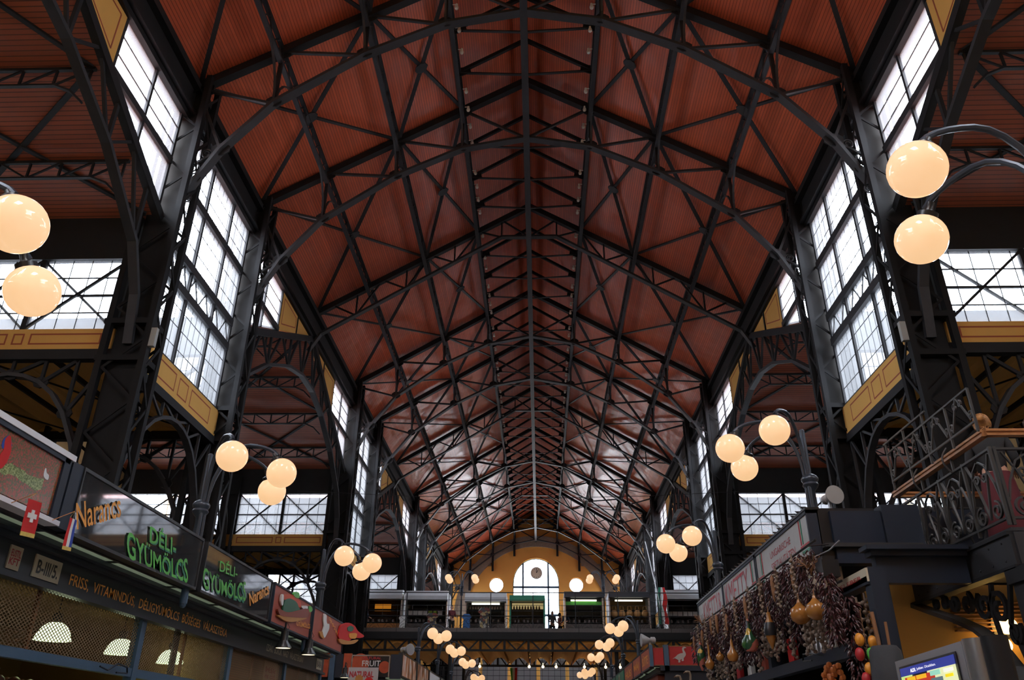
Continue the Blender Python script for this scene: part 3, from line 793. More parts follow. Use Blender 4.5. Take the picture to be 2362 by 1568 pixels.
def globe_lamp(mir, arms=3):
    """post at origin (z = 0 is the globe centre height); arms lean towards +x (mir = 1) or -x"""
    t = thing('globe_lamp', cat='lamp')
    MB().tube([(0, 0, -1.35), (0, 0, .28)], .038, 10).ball((0, 0, .29), .04, 10, 6).build('post', 'lampiron', t, True)
    MB().lathe([(.05, -1.0), (.05, -.62), (.10, -.56), (.115, -.53), (.10, -.50), (.12, -.46), (.12, -.43), (.10, -.40), (.055, -.37), (.0, -.37)], n=16).build('collar', 'lampiron', t, True)
    angs = (-52, -5, 50) if arms == 3 else (-95, -5, 50) if arms == -3 else (-28, 28, 152, 208)
    arms = abs(arms)
    for i, a in enumerate(angs):
        a = math.radians(a); R = (1.08, 1.12, 1.08, 1.08)[i] if arms == 3 else .92
        dx, dy = mir*math.cos(a), math.sin(a)
        s0 = Vector((dx*.075, dy*.075, -1.0)); pts = [s0, Vector((dx*.07, dy*.07, -.5))]
        for k in range(13):
            q = k/12; th = PI*q*.86
            r = .07+(R-.16)*(1-math.cos(th))/(1-math.cos(PI*.86)); z = -.42+.86*math.sin(th)*(1.0 if q < .5 else 1.0)
            if q > .5: z = .44-(.44-.26)*((q-.5)/.5)**2
            pts.append(Vector((dx*r, dy*r, z)))
        arm = MB().tube(pts, .027, 8).build('arm', 'lampiron', t, True)
        g = Vector((dx*R, dy*R, 0)); n = Vector((dx*-.45, dy*-.45, .9)).normalized()
        MB().lathe([(.0, .33), (.032, .33), (.034, .27), (.05, .245), (.085, .235), (.085, .185), (.03, .18)], g, 14, n).build('globe_cap', 'black', arm, True)
        MB().ball(g, GR, 28, 16).build('globe', 'globe', t, True)
    return t
LL = globe_lamp(1); LR = globe_lamp(-1); LD = globe_lamp(1, 4); LN = globe_lamp(-1, -3)
LL.name = 'globe_lamp'
lampsL = [(4.6, 4.88, 'nearest lamp on the left'), (10.95, 5.05, 'beside the large green fruit sign'), (17.75, 5.13, 'above the red duck sign'), (33.1, 5.35, 'first beyond the gap in the left row'),
          (39.7, 5.42, 'second beyond the gap in the left row'), (46.2, 5.42, 'under the edge of the gallery bridge, left row'), (54.2, 5.2, 'farthest of the left row')]
for i, (y, z, w) in enumerate(lampsL):
    o = LL if i == 0 else dup(LL); o.location = (-4.42, y, z)
    tag(o, 'blue-grey lamp post with three glowing globes, '+w)
lampsR = [(4.85, 5.45, 'nearest lamp on the right'), (11.3, 5.52, 'over the stall hung with dried peppers'), (17.95, 5.6, 'beyond the pepper stall'), (33.7, 5.72, 'first beyond the goose sign'),
          (40.2, 5.78, 'second beyond the goose sign'), (46.9, 5.82, 'under the edge of the gallery bridge, right row'), (54.3, 5.6, 'next to last of the right row'), (61.0, 5.9, 'farthest of the right row')]
for i, (y, z, w) in enumerate(lampsR):
    o = LN if i == 0 else LR if i == 1 else dup(LR); o.location = (4.3, y, z)
    tag(o, 'blue-grey lamp post with three glowing globes, '+w)
for i, (x, w) in enumerate(((-4.42, 'left'), (4.3, 'right'))):
    o = LD if i == 0 else dup(LD); o.location = (x, 50.5, 10.65)
    tag(o, 'double-armed lamp with four globes standing on the gallery bridge, '+w+' of the end window', 'lamp')
    e = MB().tube([(0, 0, -3.6), (0, 0, -1.3)], .05, 8).build('lower_post', 'lampiron', o)
# lower posts down to the stall tops
for o in [o for o in C.objects if o.name.startswith('globe_lamp') and abs(o.location.z) < 7]:
    MB().tube([(0, 0, -(o.location.z-.02)), (0, 0, -1.3)], .045, 8).build('lower_post', 'lampiron', o)

# ------------------------------------------------------------------ left market stall block
M['redboard'] = plain('red_brown_sign_board', (0.36, 0.075, 0.045), .45, 0, .12, 3)
M['mirror'] = plain('black_glossy_sign_glass', (0.34, 0.34, 0.35), .035, 0.9, .2, 5, 0, 1.0)
M['leaf'] = plain('sign_green', (0.10, 0.46, 0.07), .4, 0, .1)
M['teal'] = plain('sign_teal', (0.02, 0.20, 0.12), .4, 0, .1)
M['orange'] = plain('sign_orange', (0.75, 0.30, 0.03), .4, 0, .1)
M['textorange'] = plain('fascia_orange_lettering', (1.0, 0.42, 0.09), .5, 0, .1)
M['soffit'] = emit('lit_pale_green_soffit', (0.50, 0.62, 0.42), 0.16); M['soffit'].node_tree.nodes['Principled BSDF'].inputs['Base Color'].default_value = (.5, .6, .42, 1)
M['cream'] = plain('cream_plate', (0.55, 0.50, 0.38), .5, 0, .06)
M['redpaint'] = plain('red_paint', (0.42, 0.02, 0.025), .45, 0, .08)
M['redtext'] = plain('red_lettering', (0.40, 0.03, 0.04), .5, 0, 0)
M['gold'] = plain('gold_fringe', (0.62, 0.45, 0.10), .6, 0, .3, 60)
M['flagblue'] = plain('flag_blue', (0.02, 0.05, 0.30), .7, 0, .05)
M['cloth_white'] = plain('white_cloth', (0.68, 0.68, 0.66), .8, 0, .06)
M['cloth_red'] = plain('red_cloth', (0.55, 0.012, 0.012), .7, 0, .06)
M['brownwall'] = plain('brown_stall_lining', (0.25, 0.14, 0.045), .7, 0, .2, 4)
M['woodpanel'] = boards('orange_wood_slats', 'Z', (0.40, 0.15, 0.035), (0.12, 0.04, 0.012), 0.035, .4)
M['rust'] = plain('orange_brown_post', (0.35, 0.12, 0.03), .5, 0, .1)
def netmat(name, p, w, col):
    m = bpy.data.materials.new(name); m.use_nodes = True; nt = m.node_tree; N = nt.nodes; L = nt.links
    b = N['Principled BSDF']; b.inputs['Base Color'].default_value = col+(1,); b.inputs['Metallic'].default_value = .5; b.inputs['Roughness'].default_value = .45
    g = N.new('ShaderNodeTexCoord'); sp = N.new('ShaderNodeSeparateXYZ'); L.new(g.outputs['Object'], sp.inputs[0])
    outs = []
    for sg in (1, -1):
        a = N.new('ShaderNodeMath'); a.operation = 'MULTIPLY'; a.inputs[1].default_value = sg*1.7; L.new(sp.outputs['Z'], a.inputs[0])
        c = N.new('ShaderNodeMath'); c.operation = 'ADD'; L.new(sp.outputs['Y'], c.inputs[0]); L.new(a.outputs[0], c.inputs[1])
        d = N.new('ShaderNodeMath'); d.operation = 'DIVIDE'; d.inputs[1].default_value = p; L.new(c.outputs[0], d.inputs[0])
        f = N.new('ShaderNodeMath'); f.operation = 'FRACT'; L.new(d.outputs[0], f.inputs[0])
        l = N.new('ShaderNodeMath'); l.operation = 'LESS_THAN'; l.inputs[1].default_value = w; L.new(f.outputs[0], l.inputs[0]); outs.append(l)
    mx = N.new('ShaderNodeMath'); mx.operation = 'MAXIMUM'; L.new(outs[0].outputs[0], mx.inputs[0]); L.new(outs[1].outputs[0], mx.inputs[1])
    t = N.new('ShaderNodeBsdfTransparent'); s = N.new('ShaderNodeMixShader'); L.new(mx.outputs[0], s.inputs[0]); L.new(t.outputs[0], s.inputs[1]); L.new(b.outputs[0], s.inputs[2]); L.new(s.outputs[0], N['Material Output'].inputs[0])
    return m
M['net'] = netmat('expanded_metal_mesh', .062, .2, (.30, .20, .11))
XS = -3.78; XF = -4.35; ZT, ZB = 3.83, 3.28
def stall_left():
    t = thing('fruit_stall', 'long left-hand market stall with grey-blue fascia, mesh shutters and lit interior', 'market stall')
    MB().box(XF-.02, XF+.06, -2, 18.25, 2.93, 3.21).build('fascia', 'greyblue', t)
    MB().box(XF-.02, XF+.14, -2, 18.3, 3.21, 3.25).box(XF-.02, XF+.22, -2, 18.35, 3.25, 3.29).box(XF-.02, XF+.1, -2, 18.3, 2.90, 2.94).build('cornice', 'greyblue', t)
    MB().box(-8.5, XF-.02, -2, 18.25, 3.28, 3.36).build('roof', 'dark', t)
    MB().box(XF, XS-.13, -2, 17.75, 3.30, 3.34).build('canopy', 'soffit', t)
    MB().box(XS-.13, XS-.1, -2, 17.75, 3.24, 3.34).build('canopy_edge', 'black', t)
    m = MB()
    for y in (1.2, 2.65, 4.1, 5.5, 6.9, 8.3, 9.8, 11.2, 12.65, 14.0, 15.1, 16.4): m.box(XF+.05, XS-.13, y-.02, y+.02, 3.285, 3.30)
    m.build('canopy_ribs', 'black', t)
    for y in (-1.5, 4.0, 9.75, 12.72, 15.6, 18.2): MB().box(XF-.06, XF+.04, y-.06, y+.06, 0, 2.92).build('post', 'blue2', t)
    for (a, b) in ((-1.4, 3.94), (4.06, 9.69), (9.81, 12.66), (12.78, 15.54), (15.66, 18.14)):
        MB().box(XF-.05, XF+.03, a, b, 2.28, 2.37).build('rail', 'blue2', t)
        MB().box(XF-.002, XF+.002, a, b, 2.37, 2.91).build('mesh_panel', 'net', t)
    for y in (7.75, 11.25, 14.1, 16.9): MB().box(XF-.1, XF-.07, y-.02, y+.02, 2.35, 2.92).build('inner_bar', 'rust', t)
    MB().box(-7.6, -7.5, -2, 18.2, 0, 3.28).build('back_wall', 'brownwall', t)
    MB().box(-7.5, XF-.1, 18.15, 18.22, 0, 3.28).build('end_wall', 'greyblue', t)
    MB().box(-7.5, XF-.1, 12.70, 12.74, 0, 3.28).build('partition', 'brownwall', t)
    MB().box(-7.5, -4.3, -2, 18.2, 3.12, 3.16).build('ceiling_lining', 'brownwall', t)
    MB().box(-6.5, -4.55, -2, 12.7, 2.0, 2.06).build('shelf', 'cream', t)
    MB().box(-4.9, -4.4, -2, 18.2, .0, .95).build('counter', 'blue', t)
    MB().box(-4.62, -4.6, 12.8, 18.1, 2.0, 2.92).build('slatted_blind', 'woodpanel', t)
    h = MB().tube([(XF+.06, 8.9, 2.33), (XF+.1, 9.0, 2.30), (XF+.1, 9.2, 2.38), (XF+.1, 9.42, 2.36), (XF+.1, 9.45, 2.30), (XF+.1, 9.2, 2.29)], .009, 6).build('handle', 'blue', t, True)
stall_left()
def dome_lamp(loc, sc, label):
    t = thing('pendant_lamp', label, 'lamp', loc, 0, 'ribbed dome lamps inside the left stall'); t.scale = (sc,)*3
    MB().lathe([(.03, .20), (.08, .19), (.13, .15), (.17, .09), (.195, .02), (.2, 0), (.19, 0), (.16, .08), (.12, .14), (.07, .175), (.02, .185)], n=28).build('shade', M['dome'], t, True)
    MB().lathe([(.05, .19), (.06, .27), (.05, .3), (0, .3)], n=12).tube([(0, 0, .29), (0, 0, .62)], .006, 6).build('fitting', 'black', t)
M['dome'] = emit('ribbed_dome_glass', (0.86, 1.0, 0.62), 2.2)
for i, (px, w, c, z) in enumerate(((120, 80, 1455, 2.60), (275, 55, 1487, 2.62), (391, 52, 1508, 2.64))):
    p = bp(px, c+22, 'z', z); dome_lamp((p.x, p.y, z), .95, 'glowing ribbed dome lamp behind the mesh, %s' % ('largest and leftmost', 'middle one of three', 'rightmost of three')[i])
# fruit behind the counter rail
m = MB().ball((0, 0, 0), .07, 10, 7); mf = plain('dark_red_fruit', (.12, .03, .02), .35, 0, .3)
fr = m.build('fruit', mf, None, True); rnd = random.Random(5)
tag(fr, 'dark red fruit in the pile under the blue mesh rail', 'fruit', 'dark red fruit at the bottom left')
for i in range(14):
    o = fr if i == 0 else fr.copy()
    if i: C.objects.link(o)
    o.location = (-4.95-.16*(i % 2), 8.0+.135*i, 2.13+rnd.uniform(-.004, .006))
pc = MB().box(-.002, .002, -.07, .07, 0, .17).build('price_card', 'cream', None, loc=(-4.72, 7.85, 2.06)); pc.rotation_euler = (.1, 0, 0)
tag(pc, 'small cream price card stuck among the dark fruit', 'price card'); bpy.context.view_layer.update()
text_on('lettering', '12', (-4.716, 7.81, 2.09), (-4.716, 7.89, 2.09), (-4.716, 7.81, 2.13), 'black', pc)

def sign_left(name, label, y0, y1, mat, frame='blue', zt=ZT, zb=ZB):
    t = thing(name, label, 'sign', (0, 0, 0))
    MB().box(XS-.10, XS, y0, y1, zb, zt).build('panel', mat, t)
    e = .012
    m = MB()
    for (a, b, c, d) in ((y0-.0, y1, zt, zt+.03), (y0, y1, zb-.03, zb), (y0-.02, y0, zb-.03, zt+.03), (y1, y1+.02, zb-.03, zt+.03)): m.box(XS-.11, XS+.012, a, b, c, d)
    m.build('frame', frame, t)
    return t
def P(px, py, x=XS): return bp(px, py, 'x', x)
def quad_text(name, s, a, b, c, mat, parent, lift=.012, x=XS, bold=0, warp=None, shear=0):
    return text_on(name, s, P(*a, x), P(*b, x), P(*c, x), mat, parent, lift, bold, shear, warp)
# 1 poster with white frame
def poster_mat():
    m, nt, b = nmat('printed_pepper_field_photo'); N = nt.nodes; L = nt.links
    g = N.new('ShaderNodeNewGeometry'); sp = N.new('ShaderNodeSeparateXYZ'); L.new(g.outputs['Position'], sp.inputs[0])
    n1 = N.new('ShaderNodeTexNoise'); n1.inputs['Scale'].default_value = 70; n1.inputs['Detail'].default_value = 3; L.new(g.outputs['Position'], n1.inputs[0])
    r1 = N.new('ShaderNodeValToRGB'); e = r1.color_ramp.elements; e[0].position = .42; e[0].color = (.10, .09, .03, 1); e[1].position = .6; e[1].color = (.40, .07, .04, 1); L.new(n1.outputs['Fac'], r1.inputs[0])
    r2 = N.new('ShaderNodeValToRGB'); e = r2.color_ramp.elements; e[0].position = .4; e[0].color = (.09, .12, .02, 1); e[1].position = .62; e[1].color = (.34, .38, .12, 1); L.new(n1.outputs['Fac'], r2.inputs[0])
    n2 = N.new('ShaderNodeTexNoise'); n2.inputs['Scale'].default_value = 5; L.new(g.outputs['Position'], n2.inputs[0])
    a = N.new('ShaderNodeMath'); a.operation = 'MULTIPLY_ADD'; a.inputs[1].default_value = .12; L.new(n2.outputs['Fac'], a.inputs[0]); L.new(sp.outputs['Z'], a.inputs[2])
    lo = N.new('ShaderNodeMath'); lo.operation = 'GREATER_THAN'; lo.inputs[1].default_value = 3.54; L.new(a.outputs[0], lo.inputs[0])
    hi = N.new('ShaderNodeMath'); hi.operation = 'LESS_THAN'; hi.inputs[1].default_value = 3.62; L.new(a.outputs[0], hi.inputs[0])
    y = N.new('ShaderNodeMath'); y.operation = 'LESS_THAN'; y.inputs[1].default_value = 6.33; L.new(sp.outputs['Y'], y.inputs[0])
    p1 = N.new('ShaderNodeMath'); p1.operation = 'MULTIPLY'; L.new(lo.outputs[0], p1.inputs[0]); L.new(hi.outputs[0], p1.inputs[1])
    p2 = N.new('ShaderNodeMath'); p2.operation = 'MULTIPLY'; L.new(p1.outputs[0], p2.inputs[0]); L.new(y.outputs[0], p2.inputs[1])
    mx = N.new('ShaderNodeMix'); mx.data_type = 'RGBA'; L.new(p2.outputs[0], mx.inputs[0]); L.new(r1.outputs[0], mx.inputs[6]); L.new(r2.outputs[0], mx.inputs[7])
    L.new(mx.outputs[2], b.inputs['Base Color']); b.inputs['Roughness'].default_value = .25
    return m
t = thing('poster', 'white-framed lit poster of a red pepper field at the left edge', 'poster')
MB().box(XS-.1, XS, 3.2, 6.52, 3.33, 3.80).build('picture', poster_mat(), t)
m = MB().box(XS-.12, XS+.03, 3.2, 6.66, 3.84, 3.89).box(XS-.12, XS+.03, 3.2, 6.66, 3.27, 3.31); m.build('frame', 'white', t)
MB().box(XS-.12, XS+.02, 3.2, 6.6, 3.80, 3.84).box(XS-.12, XS+.02, 6.52, 6.62, 3.3, 3.86).build('inner_frame', 'blue', t)
bb = MB()
def smooth_loop(pts, k=4):
    n = len(pts); out = []
    for i in range(n):
        p0, p1, p2, p3 = pts[i-1], pts[i], pts[(i+1) % n], pts[(i+2) % n]
        for j in range(k):
            t_ = j/k
            out.append(tuple(.5*(2*p1[c]+(p2[c]-p0[c])*t_+(2*p0[c]-5*p1[c]+4*p2[c]-p3[c])*t_*t_+(3*p1[c]-p0[c]-3*p2[c]+p3[c])*t_**3) for c in (0, 1)))
    return out
def flat(parent, name, pts, mat, th=.006, x=XS, lift=.0):
    pts = smooth_loop(pts)
    q = [P(a, b, x) for a, b in pts]; q = [Vector((x+lift, p.y, p.z)) for p in q]
    return MB().prism(q, (th, 0, 0)).build(name, mat, parent)
M['skin'] = plain('skin', (0.50, 0.27, 0.18), .5, 0, .06)
flat(t, 'pictured_figure', [(4, 1023), (10, 1010), (22, 1004), (26, 1018), (24, 1034), (6, 1034)], M['flagblue'], .002)
flat(t, 'pictured_dress', [(12, 1012), (24, 1005), (25, 1034), (22, 1050), (12, 1070), (0, 1080), (0, 1050), (8, 1036)], M['cloth_red'], .003)
flat(t, 'pictured_bottles', [(103, 1082), (106, 1080), (107, 1090), (112, 1096), (110, 1106), (104, 1104), (100, 1096)], M['cloth_white'], .003)
# posts between signs
stp = thing('stall_corner_box', 'dark blue box between the white-framed poster and the first glass sign', 'post box')
MB().box(XS-.3, XS+.0, 6.68, 6.86, 3.27, 3.86).build('case', 'blue', stp)
s1 = sign_left('glass_sign', 'black glass sign reading Narancs and Déli-gyümölcs, nearest of the left row', 6.88, 9.72, 'mirror', 'black')
quad_text('lettering_shadow', 'GYÜMÖLCS', (293, 1291), (428, 1352), (291, 1209), 'teal', s1, .008, bold=.012, warp=lambda u, v: (u, v*(1-.36*math.sin(PI*u))+.0))
quad_text('lettering', 'GYÜMÖLCS', (290, 1287), (431, 1346), (289, 1203), 'leaf', s1, .014, bold=.012, warp=lambda u, v: (u, v*(1-.36*math.sin(PI*u))))
quad_text('lettering_shadow', 'DÉLI-', (345, 1253), (404, 1284), (347, 1207), 'teal', s1, .008, bold=.012)
quad_text('lettering', 'DÉLI-', (342, 1250), (403, 1279), (344, 1203), 'leaf', s1, .014, bold=.012)
quad_text('lettering', 'Narancs', (174, 1222), (276, 1192), (172, 1160), 'orange', s1, .014, bold=.01)
s2 = sign_left('glass_sign', 'black glass sign reading Déli-gyümölcs then Narancs, second of the left row', 9.9, 12.55, 'mirror', 'black')
quad_text('lettering_shadow', 'GYÜMÖLCS', (468, 1360), (563, 1392), (467, 1296), 'teal', s2, .008, bold=.012, warp=lambda u, v: (u, v*(1-.36*math.sin(PI*u))))
quad_text('lettering', 'GYÜMÖLCS', (466, 1357), (565, 1387), (466, 1292), 'leaf', s2, .014, bold=.012, warp=lambda u, v: (u, v*(1-.36*math.sin(PI*u))))
quad_text('lettering', 'DÉLI-', (504, 1317), (545, 1333), (506, 1286), 'leaf', s2, .014, bold=.012)
quad_text('lettering', 'Narancs', (574, 1398), (619, 1370), (572, 1368), 'orange', s2, .014, bold=.03)
s3 = sign_left('cutout_sign', 'red-brown sign with a painted basket of vegetables, reading gyümölcs', 12.72, 14.95, 'redboard')
quad_text('lettering', 'GYÜMÖLCS', (681, 1443), (713, 1450), (681, 1429), 'orange', s3, .02, bold=.03)
M['darkred'] = plain('sign_dark_red', (.20, .02, .02), .4, 0, .1); M['basket'] = plain('sign_basket_brown', (.24, .05, .03), .45, 0, .1)
M['basket2'] = plain('sign_basket_tan', (.50, .22, .05), .45, 0, .1); M['dgreen'] = plain('sign_dark_green', (.01, .10, .05), .4, 0, .1); M['tomato'] = plain('sign_tomato', (.60, .07, .02), .4, 0, .05)
flat(s3, 'painted_basket_base', [(638, 1418), (700, 1424), (690, 1430), (665, 1434), (650, 1430), (641, 1424)], M['basket2'], .03, lift=.01)
flat(s3, 'painted_basket', [(637, 1403), (660, 1412), (700, 1403), (708, 1412), (702, 1424), (655, 1422), (639, 1417)], M['basket'], .035, lift=.01)
flat(s3, 'painted_greens', [(648, 1405), (652, 1385), (664, 1380), (678, 1388), (684, 1400), (688, 1412), (650, 1411)], M['dgreen'], .03, lift=.01)
flat(s3, 'painted_pepper', [(652, 1383), (650, 1372), (658, 1370), (674, 1373), (688, 1386), (690, 1400), (682, 1398), (672, 1385)], M['tomato'], .025, lift=.008)
flat(s3, 'painted_radish', [(690, 1398), (703, 1397), (708, 1404), (697, 1405)], M['cloth_white'], .03, lift=.01)
flat(s3, 'painted_radish_leaf', [(706, 1399), (713, 1398), (716, 1407), (710, 1412), (705, 1406)], M['leaf'], .03, lift=.01)
flat(s3, 'painted_leaf', [(672, 1372), (676, 1365), (684, 1367), (686, 1377), (679, 1379)], M['leaf'], .03, lift=.01)
flat(s3, 'painted_turnip', [(645, 1372), (649, 1372), (648, 1392), (645, 1396), (643, 1386)], M['cloth_white'], .03, lift=.01)
s4 = sign_left('cutout_sign', 'red-brown sign with a painted white goose and a basket of peppers', 15.15, 17.55, 'redboard')
gs = [(744, 1418), (746, 1415), (750, 1419), (750, 1432), (752, 1438), (756, 1439), (756, 1449), (752, 1459), (746, 1470), (743, 1466), (741, 1456), (744, 1445), (743, 1432)]
flat(s4, 'painted_goose', gs, M['cloth_white'], .02, lift=.01)
flat(s4, 'painted_nest', [(735, 1456), (742, 1458), (748, 1462), (745, 1472), (739, 1470), (735, 1464)], M['basket2'], .02, lift=.008)
flat(s4, 'painted_basket', [(778, 1473), (800, 1478), (822, 1475), (812, 1484), (792, 1486), (780, 1482)], M['basket2'], .035, lift=.01)
flat(s4, 'painted_peppers', [(778, 1472), (780, 1448), (786, 1440), (800, 1436), (814, 1443), (822, 1455), (836, 1466), (828, 1471), (810, 1471), (800, 1478)], M['cloth_red'], .03, lift=.01)
flat(s4, 'painted_yellow_pepper', [(800, 1462), (806, 1460), (818, 1461), (815, 1472), (802, 1471)], M['orange'], .04, lift=.012)
flat(s4, 'painted_green_pepper', [(797, 1447), (804, 1443), (811, 1448), (806, 1456), (798, 1454)], M['dgreen'], .04, lift=.012)
for i, ch in enumerate('ORSZÁG'):
    x0 = 757+i*3.7; y0 = 1430+i*7.2
    quad_text('lettering', ch, (x0, y0), (x0+4.5, y0+1.5), (x0, y0-8), 'orange', s4, .014, bold=.02)
# plates and fascia lettering
XFF = XF+.06
def zf(y): return 2.93
def ftext(s, ya, yb, z0, z1, mat, owner, bold=.01): return text_on('lettering', s, (XFF, ya, z0), (XFF, yb, z0), (XFF, ya, z1), mat, owner, .004, bold)
fl = thing('fascia_lettering', 'long orange slogan in capitals running along the grey-blue fascia of the left stall', 'lettering')
a = bp(158, 1345, 'x', XFF).y; b = bp(524, 1455, 'x', XFF).y
ftext('FRISS,  VITAMINDÚS,  DÉLIGYÜMÖLCS  BŐSÉGES  VÁLASZTÉKA', a, b, 2.985, 3.145, 'textorange', fl)
fl = thing('fascia_lettering', 'pale slogan in capitals at the far end of the left stall fascia', 'lettering')
ftext('IZSÁKI  BOROK  NAGY  VÁLASZTÉKBAN', bp(615, 1490, 'x', XFF).y, bp(700, 1512, 'x', XFF).y, 3.0, 3.14, 'cream', fl)
def plate(label, px0, px1, pyc, s, mat, h0=2.97, h1=3.17, lines=None):
    ya = bp(px0, pyc, 'x', XFF).y; yb = bp(px1, pyc, 'x', XFF).y
    t = thing('number_plate', label, 'plate'); MB().box(XFF, XFF+.012, ya, yb, h0, h1).build('plate', 'cream', t)
    n = len(s)
    for i, l in enumerate(s):
        za = h0+(h1-h0)*(.18+(n-1-i)*.7/n); zb_ = za+(h1-h0)*.62/n
        text_on('lettering', l, (XFF+.012, ya+(yb-ya)*.1, za), (XFF+.012, yb-(yb-ya)*.1, za), (XFF+.012, ya+(yb-ya)*.1, zb_), mat, t, .003, .02)
plate('small cream plate with red letters Eustil Kft at the left end of the fascia', 12, 43, 1300, ['EUSTIL', 'KFT'], 'redtext')
plate('cream plate reading B-III/5. on the grey-blue fascia', 70, 136, 1325, ['B-III/5.'], 'black')
plate('small white plate at the far end of the left fascia', 730, 742, 1522, ['B-III/6'], 'black')
# small flags on sticks
def pennant(label, base, tip, tl, tr, bl, br_, kind):
    t = thing('pennant_flag', label, 'flag'); x = XS+.16
    pb = bp(*base, 'x', XS+.02); pt = bp(*tip, 'x', x)
    MB().tube([pb, pt], .004, 6).build('stick', 'wood', t)
    q = [bp(*v, 'x', x+.01) for v in (tl, tr, bl, br_)]
    def at(u, v):
        a_ = q[0].lerp(q[1], u); b_ = q[2].lerp(q[3], u); p = a_.lerp(b_, v); p = p.copy(); p.x += .0015*math.sin(v*7+u*3); return p
    def patch(n, u0, u1, v0, v1, mat, th=.0015, nn=8):
        m = MB()
        for i in range(nn):
            va = v0+(v1-v0)*i/nn; vb = v0+(v1-v0)*(i+1)/nn
            m.prism([at(u0, va), at(u1, va), at(u1, vb), at(u0, vb)], (th, 0, 0))
        return m.build(n, mat, t)
    if kind == 'cross':
        patch('cloth', 0, 1, 0, 1, 'cloth_red'); patch('white_cross', .4, .6, .3, .68, 'cloth_white', .008); patch('white_cross', .2, .8, .41, .56, 'cloth_white', .008)
    else:
        patch('red_stripe', 0, .34, 0, 1, 'cloth_red'); patch('white_stripe', .34, .67, 0, 1, 'cloth_white'); patch('blue_stripe', .67, 1, 0, 1, 'flagblue')
    patch('fringe', 0, 1, 1, 1.13, 'gold', .004, 2)
    MB().tube([at(0, 0), pt, at(1, 0)], .0012, 4).build('cord', 'gold', t)
pennant('small red pennant with a white cross and gold fringe hanging at the poster', (22, 1161), (85, 1137), (66, 1149), (97, 1160), (47, 1224), (80, 1232), 'cross')
pennant('small red, white and blue pennant with gold fringe beside the glass sign', (117, 1201), (173, 1179), (162, 1193), (177, 1200), (144, 1258), (164, 1263), 'tri')
# spot lamps under the canopy
M['spotlens'] = emit('warm_lamp_lens', (1.0, 0.80, 0.5), 2.0)
def spot(loc, label, sc=1.0, lens='spotlens', rz=0):
    t = thing('spot_lamp', label, 'lamp', loc, rz); t.scale = (sc,)*3
    MB().lathe([(.0, .36), (.03, .36), (.03, .32), (.07, .30), (.075, .14), (.08, .12), (.15, .03), (.155, 0), (.14, 0), (.1, .06)], n=16).build('housing', 'black', t, True)
    MB().lathe([(0, .004), (.135, .004), (.135, .008), (0, .008)], n=16).build('lens', lens, t)
    MB().box(-.015, .015, -.015, .015, .35, .46).tube([(.0, .05, .3), (.05, .09, .38), (.02, .02, .45)], .005, 5).build('bracket', 'black', t)
p = bp(655, 1477, 'x', -3.72); spot((p.x, p.y, 2.95), 'black spot lamp hanging under the vegetable basket sign', .85)
p = bp(710, 1520, 'x', -3.75); spot((p.x, p.y, 3.0), 'black spot lamp hanging under the goose sign', .85)
for (px, py, l) in ((426, 1370, 'nearest'), (701, 1482, 'farther')):
    p = bp(px, py, 'x', -3.86); o = MB().tube([(0, 0, 0), (0, 0, .24)], .045, 10).ball((0, 0, -.01), .04, 8, 6).build('blue_bollard_lamp', 'blue2', None, True, (p.x, p.y, 3.08))
    tag(o, 'short blue cylinder lamp hanging below the left sign row, %s of two' % l, 'lamp')
# hand-painted board inside
t = thing('notice_board', 'tan board with red and green lettering behind the left mesh shutter', 'sign')
ya = bp(613, 1530, 'x', -4.38).y; yb = bp(644, 1530, 'x', -4.38).y
MB().box(-4.42, -4.40, ya, yb, 2.3, 2.88).build('panel', plain('tan_board', (.55, .34, .20), .6, 0, .05), t)
for (s, z, mt) in (('Mák', 2.70, 'redtext'), ('és dió', 2.60, 'redtext'), ('darálva is', 2.48, 'teal'), ('kapható', 2.36, 'redtext')):
    text_on('lettering', s, (-4.40, ya+.08, z), (-4.40, yb-.08, z), (-4.40, ya+.08, z+.09), mt, t, .004, .02)

